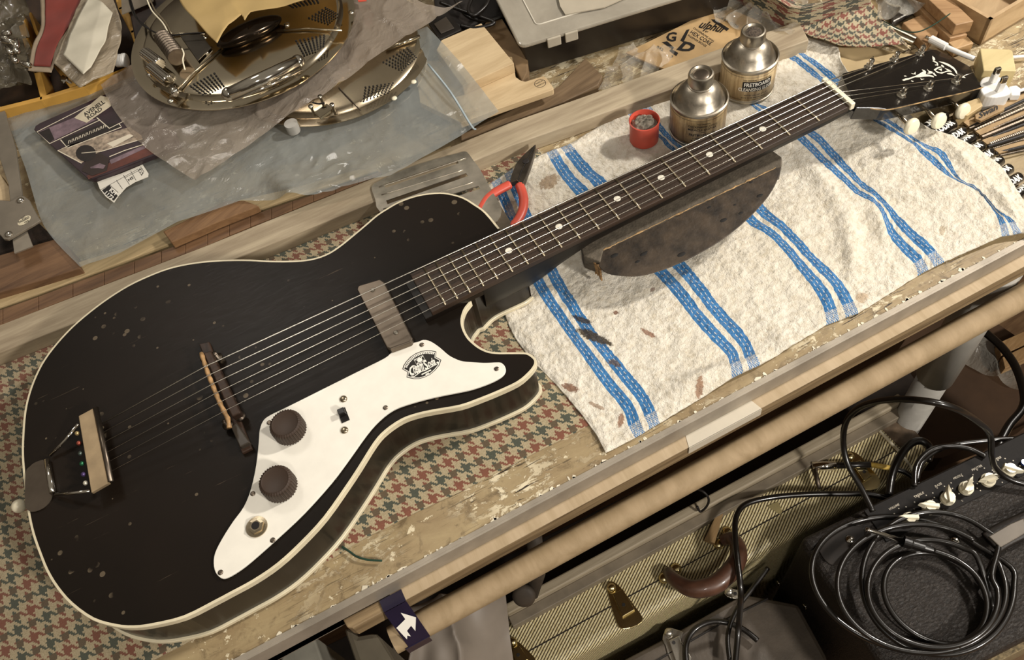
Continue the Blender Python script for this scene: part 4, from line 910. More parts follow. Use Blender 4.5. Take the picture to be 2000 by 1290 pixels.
tag(slab('pale_veneer', [(1640,82),(1745,101),(1790,108),(1720,126),(1655,148),(1640,150),(1630,110)], .004, .003, mat('veneer', '#c6ae83', .6, var=.06, nscale=30), None), 'thin tan veneer sheet between the towel corner and the headstock', 'veneer')
tag(sheet('green_wire', [cr(PL([(1722,40),(1760,60),(1790,64),(1820,52),(1856,28)], .034), 4), [q+Vector((0, .0008, 0)) for q in cr(PL([(1722,40),(1760,60),(1790,64),(1820,52),(1856,28)], .034), 4)]], [0, 1], 30, 3, lambda p, u, v: 0, mat('green_yarn', '#1e3a2b', .9, var=.3), solid=.0012), 'dark green twist tie curving over the small wood blocks', 'wire')
# ---------------------------------------------------------------- wood blocks and box, far right
oak = wood('block_wood', '#b18e66', '#8a6844', -.6, 1.2, .55, stretch=9); oak2 = wood('block_wood2', '#bb9a6f', '#93734c', .3, 1.2, .55, stretch=9)
tag(slab('wood_block', [(1763,44),(1813,22),(1834,43),(1843,50),(1838,56),(1826,72),(1813,86),(1804,84)], .012, .011, oak, None, .001), 'short rounded board under the green wire, left of the stacked blocks', 'wood block')
b1 = [(1770,-50),(1813,-2),(1867,49),(1902,41),(1860,0),(1815,-60)]
v = up(PL(b1, .030)); tag(MB().prism(v, .0165, .030).build('wood_block', oak, None, bevel=.0008), 'long drilled hardwood block, upper one of the stack by the plywood box', 'wood block')
p0 = up([p+Vector((-.004, -.002, 0)) for p in PL(b1, .030)])
tag(MB().prism(p0, .002, .0160).build('wood_block', oak, None, bevel=.0008), 'long hardwood block, lower one of the stack by the plywood box', 'wood block')
tag(slab('wood_block', [(1852,82),(1890,71),(1902,84),(1866,96)], .012, .011, oak2, None, .0008), 'small drilled hardwood offcut in front of the stacked blocks', 'wood block')
tag(slab('wood_block', [(1914,94),(1972,96),(1978,99),(1985,139),(1921,138)], .022, .0215, wood('lime_block', '#d8c695', '#bba878', .1, .8, .5, stretch=4, bump=.05), None, .001), 'square cream wood block behind the white plug', 'wood block')
tag(slab('wood_block', [(1868,206),(1912,190),(1920,206),(1890,226),(1870,225)], .014, .0135, wood('lime_block2', '#c3ab7e', '#a48c62', .1, .8, .5), None, .0008), 'tan wood block peeping out below the headstock tip', 'wood block')
pbx = thing('plywood_box', 'open plywood box corner at the far right back of the bench', 'box', P(1925, 60, .001))
K = P(1935, 39, .034); a1 = (P(1863, -3, .034)-K).normalized(); a2 = (P(2000, 8, .034)-K).normalized(); a2 = Vector((a1.y, -a1.x, 0)) if Vector((a1.y, -a1.x, 0)).dot(a2) > 0 else Vector((-a1.y, a1.x, 0))
a1 = Vector((a1.x, a1.y, 0)); ply = wood('ply', '#c4a982', '#a38560', .5, 1, .6, stretch=5)
for nm, d, e_ in (('side_wall', a1, a2), ('end_wall', a2, a1)):
    q = Vector((K.x, K.y, 0)); pts = [q, q+d*.3, q+d*.3+e_*.004, q+e_*.004]; MB().prism(up(pts), .001, .034).build(nm, ply, pbx)
q = Vector((K.x, K.y, 0)); MB().prism(up([q, q+a1*.3, q+a1*.3+a2*.3, q+a2*.3]), .0012, .004).build('bottom', ply, pbx)
q = q + a2*.09; MB().prism(up([q, q+a1*.3, q+a1*.3+a2*.003, q+a2*.003]), .004, .031).build('divider', ply, pbx)
# ---------------------------------------------------------------- plug, cable, batteries, files
pg = thing('plug_adaptor', 'white three-pin plug charger standing pins up beyond the headstock', 'plug', P(1945, 185, 0.0))
PO = [(1915,160),(1920,152),(1930,149),(1950,149),(1958,153),(1972,172),(1975,180),(1970,184),(1962,187),(1945,190),(1932,189),(1920,184),(1914,172)]
v = up(cr(PL(PO, .020), 2, True)); MB().prism(v, 0.0005, .020).build('body', M['white'], pg, bevel=.0016, bseg=3)
for x, y in ((1938,160),(1951,177)):
    p = P(x, y, .020); MB().box((p.x, p.y, .0255), (.0065, .0042, .011), -.25).build('pin_sleeve', M['white'], pg, bevel=.0004)
    MB().box((p.x, p.y, .034), (.0062, .004, .008), -.25).build('pin', M['chrome'], pg, bevel=.001)
slab('usb_plug', [(1970,169),(1985,166),(1994,172),(1993,186),(1976,186)], .012, .007, M['white'], pg, .001)
MB().tube(cr(PL([(1990,178),(2010,172),(2040,168)], .009), 4), .0018, 8).build('lead', M['white'], pg, smooth=True)
wc = thing('white_cable', 'white cable with a thick moulded connector behind the headstock', 'cable', P(1850, 95, .01))
MB().tube(PL([(1817,76),(1848,92)], .016), .0042, 14).build('connector', M['white'], wc, bevel=.0005)
MB().tube(cr(PL([(1848,92),(1875,104),(1903,115)], .015), 4), .0028, 10).build('cable', M['white'], wc, smooth=True)
MB().tube(PL([(1808,72),(1817,76)], .016), .0018, 10).build('tip', M['chrome'], wc, smooth=True)
wl = MB().tube(cr(PL([(1975,112),(2000,110),(2040,108)], .006), 4), .0018, 8).build('white_lead', M['white'], None, smooth=True); tag(wl, 'thin white lead running off the bench behind the cream wood block', 'cable')
batm = mat('battery_black', '#17130f', .25, var=.1, coat=.4)
kod = [(1846,226),(1862,242),(1881,256),(1899,269),(1916,284),(1935,298),(1954,313),(1972,329),(1991,346),(2008,366)]
wh = ['lying half under the headstock at the back of the row', 'just below the middle tuner button', 'third from the headstock in the row beside the towel', 'fourth from the headstock in the row beside the towel', 'fifth from the headstock in the row beside the towel', 'sixth from the headstock in the row beside the towel', 'fourth from the right frame edge, half covered by towel', 'third from the right frame edge, half covered by towel', 'second nearest the right edge of the towel row', 'rightmost, cut by the edge of the picture']
for i, (x, y) in enumerate(kod):
    e_ = P(x, y, .0056); ax = Vector((-1, -.12+.02*(i % 3), 0)).normalized()
    bt_ = thing('battery', 'black battery ' + wh[i], 'battery', (e_.x, e_.y, .0002), 'black batteries in a row under the towel edge')
    cyl = MB().lathe(e_, [(.0020, -.0012), (.0020, 0), (.0050, 0), (.0054, .0005), (.0054, .043), (.0050, .0435)], 28, ax).build('cell', batm, bt_); autosmooth(cyl, 40)
    # lettering wrapped round the upper side
    vs, fs = fine(*glyphs('KODAK', .04)); x0 = min(q.x for q in vs); x1 = max(q.x for q in vs); y1 = max(q.y for q in vs)
    sd_ = Vector((-ax.y, ax.x, 0)); sd_ = sd_ if sd_.y < 0 else -sd_
    pts = []
    for q in vs:
        u = (q.x-x0)/(x1-x0); w_ = math.radians(34 - 72*(q.y/y1) + 22*((i*7) % 3-1))
        pts.append(e_ + ax*(.026-.0235*u) + (sd_*math.sin(w_) + Vector((0, 0, 1))*math.cos(w_))*.00552)
    MB().add(pts, fs).build('lettering', M['wink'], bt_)
# files, bits and sticks
steel = mat('file_steel', '#4f463b', .4, .7, var=.4, nscale=200); stick = wood('stick_wood', '#ab8f66', '#846a48', .4, 1, .6)
for i in range(16):
    t = i/15; x0, y0, x1, y1 = 1878+70*t, 238+66*t, 2040, 160+125*t
    w_ = .0010 + .0010*((i*5) % 3)/2; p, q = P(x0+((i*37) % 11), y0, .004+.002*(i % 2)), P(x1, y1, .004+.003*((i+1) % 2))
    if i % 4 == 1:
        o = MB().hull(up([p+Vector((0, .0035, 0)), p-Vector((0, .0035, 0)), q-Vector((0, .0035, 0)), q+Vector((0, .0035, 0))]), [r_-Vector((0, 0, .002)) for r_ in up([p+Vector((0, .0035, 0)), p-Vector((0, .0035, 0)), q-Vector((0, .0035, 0)), q+Vector((0, .0035, 0))])]).build('wooden_stick', stick, None)
        tag(o, 'flat tan wooden stick among the files, number counted from the plug side: %s' % ['first', 'second', 'third', 'fourth'][i//4], 'stick', 'tools and sticks beside the batteries')
    else:
        n_ = 60; o = MB().tube([p.lerp(q, k/n_) for k in range(n_+1)], [w_*(1+.09*(k % 2)) for k in range(n_+1)], 7).build('needle_file', [steel, M['agednickel'], M['dark']][i % 3], None)
        tag(o, 'thin %s needle file in the bundle beyond the batteries, row %s from the plug' % (['dark steel', 'silver', 'black'][i % 3], ['one', 'two', 'three', 'four', 'five', 'six', 'seven', 'eight', 'nine', 'ten', 'eleven', 'twelve', 'thirteen', 'fourteen', 'fifteen', 'sixteen'][i]), 'needle file', 'tools and sticks beside the batteries')
sk = thing('printed_stick', 'tan stick printed with black script just below the white plug', 'stick', P(1940, 225, .003))
slab('stick', [(1906,232),(1905,224),(1950,205),(1960,206),(1962,214),(1916,236)], .012, .003, stick, sk)
text('stick_lettering', 'Swan', P(1912, 232, .012), P(1950, 213, .012), P(1909, 222, .012), M['ink'], sk, bold=.03, shear=.3)
# ---------------------------------------------------------------- plastic sleeves and cover plates
slv = m_plastic('blue_grey_sleeve', '#e9ebea', 0.36, 0.09, '#aeb3b0', 0.33, 13)
slv2 = m_plastic('clear_sleeve', '#f3ece4', 0.36, 0.13, '#b8ab9c', 0.55, 34)
def slz(p, u, v):
    z = .0035*nz(p, 9, 3) + .0010*ridged(p, 14, 6)**3 + .0004*nz(p, 50, 1)
    q_ = P(650, 350, .032); z += .0030*math.exp(-((p-q_).length/.055)**2)*ridged(p, 45, 2)
    d, t = seg_d(p, FB[0], FB[1]); z += .012*math.exp(-(d/.012)**2)*(1-t)
    return z
FB = (P(575, 392, .032), P(520, 330, .03))
tag(sheet('plastic_sleeve', [PL([(8,215),(50,330),(85,440),(158,523)], .030), PL([(150,185),(190,320),(235,495)], .032), PL([(285,140),(320,300),(345,436)], .034), PL([(430,90),(455,250),(470,392)], .033),
    PL([(560,60),(570,200),(577,394)], .034), PL([(700,30),(730,200),(765,343)], .035), PL([(790,70),(840,160),(900,268)], .0385), PL([(835,55),(905,130),(975,222)], .0475)], [0, .15, .32, .48, .6, .8, .9, 1], 130, 200, slz, slv),
    'large bluish clear plastic sleeve lying flat over the planks with a cover plate on it', 'plastic sleeve')
tag(MB().tube(cr(PL([(836,125),(880,180),(920,245),(930,252)], .0465), 4), .0012, 6, flat=.5).build('zip_seal', mat('zip_blue', '#a9b6bb', .3), None, smooth=True), 'pale zip seal line across the right end of the bluish sleeve', 'zip seal')
chromeA = M['chrome']; golden = mat('warm_chrome', '#c8bca4', .13, 1.0, var=.08, nscale=15)
dk = mat('hole_dark', '#0d0a08', .7)
def disc(name, label, pts, z, m, tilt=0.0):
    q = PL(pts, z); c, r = fit_circle(q[0], q[len(q)//2], q[-1]); t = thing(name, label, 'cover plate', (c.x, c.y, z-.003))
    o = MB().lathe((c.x, c.y, z), [(r*.985, -.0015), (r, -.001), (r, 0), (r*.97, .0004), (r*.90, .0002), (r*.885, .0018), (r*.87, .0052), (r*.85, .0062), (r*.60, .0072), (r*.3, .0078), (.001, .0078)], 96).build('dome', m, t); autosmooth(o, 30)
    return t, c, r
def holes(t, quad, z, n=6, r=.0011, m=None):
    b = MB(); A, B, C_, D = PL(quad, z); nu = max(4, round((B-A).length/.0046)); nv = max(4, round((D-A).length/.0046))
    for i in range(nu):
        for j in range(nv):
            u, v = (i+.5)/nu, (j+.5)/nv; p = A.lerp(B, u).lerp(D.lerp(C_, u), v); b.lathe((p.x, p.y, z-.0004), [(r, 0), (r*.9, .0006)], 8)
    b.build('perforation', dk, t)
t2, c2, r2 = disc('cover_plate', 'matt nickel perforated round cover plate half under the clear sleeve, the lower of two', [(550,243),(640,252),(735,212),(815,145),(842,85)], .042, M['nickel'])
holes(t2, [(742,122),(797,90),(816,112),(786,140)], .0497, 6); holes(t2, [(710,168),(772,160),(760,182),(706,202)], .0497, 6)
MB().tube(PL([(752,97),(820,71)], .052), .0022, 8).build('rib', golden, t2, smooth=True)
MB().tube(PL([(662,172),(704,216)], .050), .0008, 6).build('seam', M['agednickel'], t2)
p = P(572, 250, .041); autosmooth(MB().lathe((p.x, p.y, .036), [(.0068, 0), (.0075, .0008), (.0075, .012)], 28).build('foot', mat('alu_foot', '#b5b2ab', .5, .3), t2), 40)
for x, y in ((614,225),(632,206),(655,222)):
    p = P(x, y, .05); MB().lathe((p.x, p.y, .049), [(.0015, 0), (.0015, .012), (.0026, .0122), (.0026, .0145)], 12).build('post', chromeA, t2, smooth=True)
MB().box(P(633, 218, .053), (.018, .012, .004), .3).build('bracket', golden, t2, bevel=.0006)
MB().tube(cr(PL([(610,200),(622,203),(634,201)], .058), 4), .0009, 6).build('wire', M['black'], t2)
for x, y in ((808,160),(770,192),(795,60)):
    p = P(x, y, .043); MB().lathe((p.x, p.y, .0425), [(.0032, 0), (.003, .0012), (.001, .0016)], 16).build('screw', M['cream'], t2, smooth=True)
def s2z(p, u, v): return .003*nz(p, 14, 8) + .0022*ridged(p, 22, 2)**3 + .0008*nz(p, 70, 4)
tag(sheet('clear_sleeve', [PL([(197,166),(225,218),(285,290),(383,355)], .046), PL([(300,100),(380,190),(440,250),(500,270)], .050), PL([(450,40),(520,120),(590,180),(625,190)], .054), PL([(600,-30),(660,40),(710,90),(745,104)], .056), PL([(760,-70),(800,-10),(860,15),(905,4)], .056)],
    [0, .25, .5, .75, 1], 110, 200, s2z, slv2), 'crumpled clear bag between the two metal cover plates, its corner pointing down', 'plastic bag')
t1, c1, r1 = disc('cover_plate', 'polished chrome perforated round cover plate on top of the crumpled bag, the upper of two', [(276,170),(300,192),(370,208),(440,209),(530,190),(612,140),(668,80),(692,30)], .066, golden)
z1 = .0738
for q in ([(366,168),(420,139),(440,168),(396,188)], [(573,78),(637,66),(634,92),(592,110)], [(597,36),(637,12),(663,27),(641,47)], [(560,10),(620,-6),(625,4),(570,16)]): holes(t1, q, z1, 6, .00125)
MB().tube(PL([(447,184),(512,155),(582,121)], .082), [.0070, .0078, .0070], 20).build('hand_rest', chromeA, t1, smooth=True)
for e in ((447,184),(582,121)): MB().ball(P(*e, .081), .0078, 20, 12).build('rest_end', chromeA, t1, smooth=True)
MB().tube(PL([(455,196),(520,170),(590,136)], .076), .0016, 10).build('rest_edge', chromeA, t1, smooth=True)
b = MB().ball((0, 0, 0), 1, 40, 20, (.040, .0125, .010)); pc = P(487, 62, .080); an = (P(545, 38, .08)-P(430, 88, .08)); an = math.atan2(an.y, an.x)
b.v = [rotz(v, an)+pc for v in b.v]; b.build('arched_rest', mat('chrome_dark_reflection', '#3a3128', .14, .9, var=.2, nscale=60), t1, smooth=True)  # chrome arch; the dark brown it mirrors is put into its colour
for pts in ([(332,190),(380,140),(432,96)], [(540,60),(600,56),(668,60)], [(300,70),(350,66),(400,66)]):
    MB().tube(PL(pts, .0752), .0012, 8).build('pressed_line', M['nickel'], t1, smooth=True)
for x, y in ((333,197),(400,72),(402,103),(560,48),(556,130),(686,24),(292,146)):
    p = P(x, y, .074); MB().lathe((p.x, p.y, .073), [(.0036, 0), (.0034, .0018), (.0012, .0026)], 18).build('screw', chromeA, t1, smooth=True)
slab('grey_plate', [(352,70),(392,66),(412,92),(386,118)], .0765, .0015, mat('slate_plate', '#4c463d', .35, .6), t1, .0004)
for x, y in ((414,207),(554,150)):
    p = P(x, y, .06); MB().lathe((p.x, p.y, .056), [(.0012, 0), (.0012, .010)], 10).build('mounting_pin', chromeA, t1)
pots = thing('potentiometers', 'cluster of chrome volume pots with a wired threaded bushing on the chrome cover plate', 'electronics', P(320, 110, .074))
for a_, c_ in (((283,104),(313,126)), ((296,132),(330,160))):
    p, q = P(*a_, .083), P(*c_, .083); d = q-p; k = MB().lathe(p, [(.0060, 0), (.0068, .0008), (.0068, d.length-.001), (.0058, d.length)], 48, d, flute=(4, .0003, .0062)).build('knurled_can', chromeA, pots); autosmooth(k, 30)
p, q = P(318, 74, .086), P(346, 112, .086); d = q-p; n_ = 36
MB().tube([p.lerp(q, k/n_) for k in range(n_+1)], [.0092+.0008*(1 if k % 4 < 2 else -1) for k in range(n_+1)], 28).build('threaded_bushing', M['agednickel'], pots)
MB().lathe(P(312, 66, .088), [(.004, 0), (.004, .007)], 8, d).build('nut', chromeA, pots)
MB().lathe(P(336, 172, .080), [(.0045, 0), (.0045, .012), (.003, .0125)], 24, (P(352, 196, .08)-P(336, 172, .08))).build('shaft', chromeA, pots, smooth=True)
for pts, m_ in (([(284,-10),(296,20),(318,45),(330,68)], 'cream'), ([(290,-10),(302,18),(324,44),(335,66)], 'fretw'), ([(355,95),(359,105),(357,118),(361,136)], 'cream')):
    MB().tube(cr(PL(pts, .090), 4), .0009, 6).build('wire', M[m_], pots, smooth=True)
for pts in ([(255,0),(270,40),(300,62),(325,70)], [(250,-10),(262,30),(290,55)], [(330,70),(365,66),(400,64)]):
    MB().tube(cr(PL(pts, .084), 4), .0010, 6).build('black_wire', M['black'], pots, smooth=True)
tag(sheet('brown_paper', [PL([(330,-80),(352,3),(385,45),(425,86)], .100), PL([(420,-80),(432,0),(440,30),(447,50)], .102), PL([(440,-80),(452,0),(462,20),(474,30)], .102), PL([(455,-80),(466,0),(474,25),(478,42)], .101), PL([(480,-80),(486,0),(488,15),(490,26)], .101), PL([(560,-80),(570,-30),(578,0),(582,8)], .100), PL([(650,-90),(655,-50),(658,-20),(660,-12)], .098)],
    [0, .3, .42, .46, .52, .75, 1], 40, 70, lambda p, u, v: .004*nz(p, 26, 3)+.002*ridged(p, 22, 7), mat('manila', '#b99d66', .6, var=.06, nscale=20), solid=.0005), 'torn sheet of yellow-brown paper with a pointed corner over the chrome plate', 'paper')
tag(slab('grey_card', [(236,-20),(295,-30),(300,2),(272,14),(238,28)], .060, .001, mat('greycard', '#73695a', .6), None), 'small grey card leaning at the top beside the wires', 'card')
tag(slab('dark_case', [(236,-60),(520,-120),(560,10),(420,80),(330,70),(262,75)], .055, .040, mat('dark_case', '#2a1a12', .5, var=.3), None, .002), 'dark brown case in shade under the paper and wires', 'case')
tag(slab('red_paper_scrap', [(695,-8),(712,-6),(716,1),(700,3)], .066, .001, M['red_pl'], None), 'small red scrap at the top edge on the clear bag', 'paper scrap')
# ---------------------------------------------------------------- printed coaster and sticker
cs = thing('printed_coaster', 'glossy dark purple photo print panel reading AVENELL ROAD on the bluish sleeve', 'coaster', P(200, 260, .040))
CS = [(66,253),(69,246),(78,240),(200,186),(285,146),(310,170),(352,284),(300,304),(210,340),(180,350),(168,347)]
ZC = .045
slab('panel', CS, ZC, .0055, mat('plum_print', '#33232a', .35, var=.35, nscale=22, coat=.3), cs, .0008)
def c5(x, y, l=.0002): return P(50+x/5.863, 180+y/5.863, ZC+l)
def cpol(nm, pts, m, l=.0002): v = up([c5(x, y, l) for x, y in pts]); b = MB(); b.add(v, [list(range(len(v)))]); b.build(nm, m, cs)
wl_ = mat('print_white', '#d8cdb8', .4, var=.05); mau = mat('print_mauve', '#77636a', .4, var=.3, nscale=90); dkp = mat('print_dark', '#1d1410', .4, var=.4, nscale=150); tanp = mat('print_tan', '#a08f7c', .4, var=.4, nscale=160); redb = mat('print_red', '#5a2d22', .4, var=.3)
cpol('print_patch', [(720,1000),(1480,700),(1380,640),(980,800),(700,960)], redb)
cpol('print_patch', [(150,455),(560,290),(820,310),(280,575)], mau); cpol('print_patch', [(155,460),(270,410),(330,540),(280,575)], dkp, .0003)
cpol('street_sign', [(555,295),(700,352),(980,160),(950,60),(860,40)], mat('sign_white', '#cbbfa6', .4), .0004)
cpol('print_patch', [(410,540),(860,370),(1070,355),(1100,400),(480,640)], dkp, .0002)
cpol('print_patch', [(370,672),(520,600),(1190,400),(1330,500),(1330,535),(870,675),(640,815)], tanp, .0002)
cpol('print_patch', [(930,590),(1190,480),(1240,500),(1000,630)], wl_, .0004)
cpol('print_patch', [(960,780),(1350,610),(1380,640),(980,825)], mau, .0003)
for pts in ([(750,140),(130,455),(275,590),(850,320)], [(400,545),(480,640),(1100,400),(1070,362)], [(640,815),(368,670),(500,610)], [(640,700),(870,678),(1340,535)], [(815,292),(960,415),(1130,330)], [(960,740),(1130,670),(1350,600)]):
    MB().tube([c5(x, y, .0004) for x, y in pts], .0007, 5, flat=.25).build('print_line', wl_, cs)
for i in range(11):
    x, y = 490+40*i, 590-17.5*i; MB().tube([c5(x, y, .0004), c5(x+4, y-34, .0004), c5(x+18, y-40, .0004), c5(x+24, y-12, .0004)], .0004, 4, flat=.3).build('print_arch', wl_, cs)
hd_ = [(690+115*math.cos(a*.35)*1.0, 700+95*math.sin(a*.35)) for a in range(18)]
cpol('print_patch', hd_, dkp, .0005); cpol('print_patch', [(700,760),(840,690),(960,760),(930,900),(760,960),(640,900)], mat('print_brown', '#2b1c15', .4), .00045)
cpol('print_patch', [(740,860),(850,815),(915,840),(890,880),(830,870),(745,875)], mau, .0006)
text('sign_lettering', 'AVENELL', c5(682, 285), c5(915, 125), c5(655, 250), M['ink'], cs, lift=.0004, bold=.02)
text('sign_lettering', 'ROAD', c5(722, 318), c5(885, 205), c5(697, 284), M['ink'], cs, lift=.0004, bold=.02)
st = thing('barcode_sticker', 'white printed sticker marked KH 1172 curling out under the coaster', 'sticker', P(240, 360, .038))
ZS2 = .0395
SP = [(820,1030),(850,1110),(920,1200),(1010,1265),(1060,1190),(1150,1090),(1250,1030),(1400,970),(1405,930),(1340,830),(1100,930),(900,1000)]
def s5(x, y, l=0): return P(50+x/5.863, 180+y/5.863, ZS2+l)
MB().prism(up([s5(*p) for p in SP]), ZS2-.0006, ZS2).build('paper', mat('sticker_white', '#dad5c8', .5, var=.03), st)
b = MB(); v = up([s5(x, y, .0002) for x, y in [(875,1125),(960,1065),(1055,1190),(1010,1245),(930,1190)]]); b.add(v, [list(range(len(v)))]); b.build('black_box', M['ink'], st)
b = MB()
for l in ([(960,1060),(1060,1150)], [(1040,1010),(1110,1110)], [(1120,950),(1190,1060)], [(1205,905),(1265,1010)], [(1130,985),(1340,875)], [(860,1120),(1290,880)]): b.tube([s5(x, y, .0002) for x, y in l], .0002, 4)
b.build('ruling', M['ink'], st)
text('sticker_lettering', 'KH', s5(955,1135), s5(1022,1185), s5(985,1100), M['wink'], st, bold=.02, lift=.0003); text('sticker_lettering', '1172', s5(905,1165), s5(990,1235), s5(935,1135), M['wink'], st, bold=.02, lift=.0003)
text('sticker_lettering', 'HS', s5(1185,1025), s5(1240,990), s5(1170,1000), M['ink'], st, lift=.0003, bold=.02); text('sticker_lettering', 'E21', s5(1330,960), s5(1360,915), s5(1290,900), M['ink'], st, lift=.0003)
# ---------------------------------------------------------------- yellow tray, bags and bracket at the far left
yl = mat('yellow_plastic', '#cf9f4c', .45, var=.1, nscale=20, spec=.4)
yt = thing('parts_tray', 'yellow plastic divided parts tray at the far left behind the bluish sleeve', 'tray', P(120, 80, .002))
def bar(nm, pts, w, z0, z1):
    q = PL(pts, z1); b = MB()
    for i in range(len(q)-1):
        d = (q[i+1]-q[i]).normalized(); n_ = Vector((-d.y, d.x, 0))*w/2; b.prism(up([q[i]+n_-d*w*.3, q[i+1]+n_+d*w*.3, q[i+1]-n_+d*w*.3, q[i]-n_-d*w*.3]), z0, z1)
    return b.build(nm, yl, yt, bevel=.001)
bar('rim', [(-40,222),(80,192),(165,166),(282,120)], .007, .012, .044); bar('rim', [(282,120),(262,60),(238,15),(225,-30)], .010, .012, .044)
bar('divider', [(84,186),(72,140),(55,95),(42,50)], .008, .012, .042); bar('divider', [(148,176),(110,125),(95,90)], .008, .012, .040); bar('divider', [(95,110),(70,60),(58,25)], .004, .012, .040); bar('divider', [(72,115),(52,70),(44,30)], .003, .012, .040)
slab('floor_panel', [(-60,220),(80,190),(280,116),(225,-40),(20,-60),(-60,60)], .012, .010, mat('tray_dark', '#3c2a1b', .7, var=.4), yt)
wcp = thing('white_screw_cap', 'small white screw cap lying in the right corner of the yellow tray', 'cap', P(238, 118, .03))  # white screw cap resting on its side
p, q = P(227, 119, .052), P(252, 117, .052); k = MB().lathe(p, [(.0070, 0), (.0076, .0008), (.0076, .009), (.0082, .0095), (.0082, .0125), (.007, .013)], 40, q-p).build('cap', M['white'], wcp); autosmooth(k, 40)
tag(MB().lathe(P(127, 156, .040), [(.0052, 0), (.0052, .003), (.003, .0035)], 6, (-.4, -.4, .8)).tube([P(130, 157, .041), P(150, 170, .036)], .0022, 10).build('hex_bolt', chromeA, None), 'silver hex bolt lying across the tray divider below the paper bag', 'bolt')
rb = thing('zip_bag', 'small clear bag with a dull red paper header hanging over the yellow tray', 'bag', P(110, 60, .050))
def hz(p, u, v): return .002*nz(p, 30, 5)
sheet('clear_edge', [PL([(77,-30),(80,50),(66,86),(54,138)], .060), PL([(190,-40),(135,60),(112,110),(100,142)], .060)], [0, 1], 40, 24, hz, mat('beige_edge', '#9d8c76', .4, var=.1), rb, solid=.0005)
sheet('red_header', [PL([(88,-30),(88,50),(75,87),(65,128)], .0612), PL([(178,-30),(134,50),(112,90),(98,130)], .0612)], [0, 1], 40, 24, hz, mat('dull_red', '#7c3128', .5, var=.12, nscale=30, coat=.2), rb, solid=.0005)
pp = thing('paper_packet', 'white folded packet inside a milky bag leaning on the yellow tray', 'packet', P(165, 80, .05))
sheet('milky_bag', [PL([(165,-10),(130,70),(105,124)], .064), PL([(192,-20),(170,90),(157,174)], .066), PL([(222,0),(240,60),(222,142)], .064)], [0, .5, 1], 40, 40, lambda p, u, v: .003*ridged(p, 20, 3), m_plastic('milk', '#d9cdbb', .72, .25, '#a69882', .7, 30), pp, solid=.0004)
sheet('white_packet', [PL([(176,-6),(145,50),(124,108)], .072), PL([(200,5),(180,80),(163,146)], .074), PL([(220,25),(205,80),(178,132)], .072)], [0, .5, 1], 30, 30, lambda p, u, v: .002*nz(p, 40, 1), mat('packet_white', '#cdc6b2', .45, var=.05, coat=.3), pp, solid=.001)
tag(quadsheet('bolt_bag', [(-60,210,.04),(-60,-40,.05),(62,-20,.05),(76,186,.04)], 70, 70, crump(.014, 30, .010, 17, .002), m_plastic('bolt_bag', '#b9b09c', .45, .12, '#6f6756', 1.0, 40)), 'crumpled greyish clear bag of bright bolts at the top left corner', 'plastic bag')
for i, (x, y, dx, dy) in enumerate([(6,68,14,-4),(6,80,18,2),(12,94,10,10),(26,88,8,14),(34,78,-2,14),(0,74,14,2),(44,124,14,4),(22,112,10,8)]):
    p, q = P(x, y, .070), P(x+dx, y+dy, .072)
    tag(MB().lathe(p, [(.0028, 0), (.0034, .0006), (.0034, (q-p).length), (.002, (q-p).length+.001)], 18, q-p).build('steel_bushing', chromeA, None, smooth=True), 'bright steel bushing lying in the greyish clear bag at the top left', 'bushing', 'bright bushings in the greyish bag at the top left')
br_ = thing('metal_bracket', 'grey steel hinged bracket with a QC PASSED sticker at the left edge', 'bracket', P(30, 420, .028))
gm = mat('grey_steel', '#857c6e', .42, .5, var=.12, nscale=30)
slab('arm', [(-4,205),(8,212),(30,290),(43,382),(46,400),(20,400),(16,360),(-4,300)], .042, .003, gm, br_, .0006)
slab('plate', [(-30,388),(0,391),(22,393),(32,386),(41,382),(47,383),(56,390),(72,421),(79,430),(62,441),(51,447),(24,463),(15,468),(7,467),(0,459),(-30,440)], .046, .003, gm, br_, .0006)
slab('blade', [(24,462),(51,448),(64,481),(28,495)], .042, .0015, mat('blade_grey', '#9a9183', .35, .6), br_)
for x, y in ((40,392),(17,458)):
    p = P(x, y, .046); MB().ball(p, .0042, 18, 8, (1, 1, .6)).build('rivet', chromeA, br_, smooth=True)
sk_ = P(47.5, 431, .0462); MB().add([sk_ + rotz(Vector((.0075*math.cos(a*.3), .0055*math.sin(a*.3), .0001)), .35) for a in range(21)], [list(range(21))]).build('sticker', mat('sticker_cream', '#d2c7ab', .5), br_)
for k, (s_, a_, c_, t_) in enumerate((('QC', (42,429), (50,424.5), (40.5,426)), ('PASSED', (37.5,437), (58,426), (36,433.5)), ('104', (49,436.5), (57,432.5), (47.5,434)))):
    text('sticker_lettering', s_, P(*a_, .0462), P(*c_, .0462), P(*t_, .0462), M['ink'], br_, lift=.0003, bold=.02)
tag(slab('wood_offcut', [(-20,330),(0,340),(22,372),(36,420),(10,430),(-20,420)], .034, .030, beech, None, .001), 'pale wood piece behind the grey bracket at the left edge', 'offcut')
tag(slab('dark_backing', [(-60,440),(20,430),(70,430),(112,470),(80,480),(0,500),(-60,515)], .018, .016, mat('backing', '#2b1f16', .8, var=.5, nscale=60, bump=.8), None, .003), 'added plain dark rag under the grey bracket at the left edge', 'backing')  # dark piece added to fill in beneath the clutter
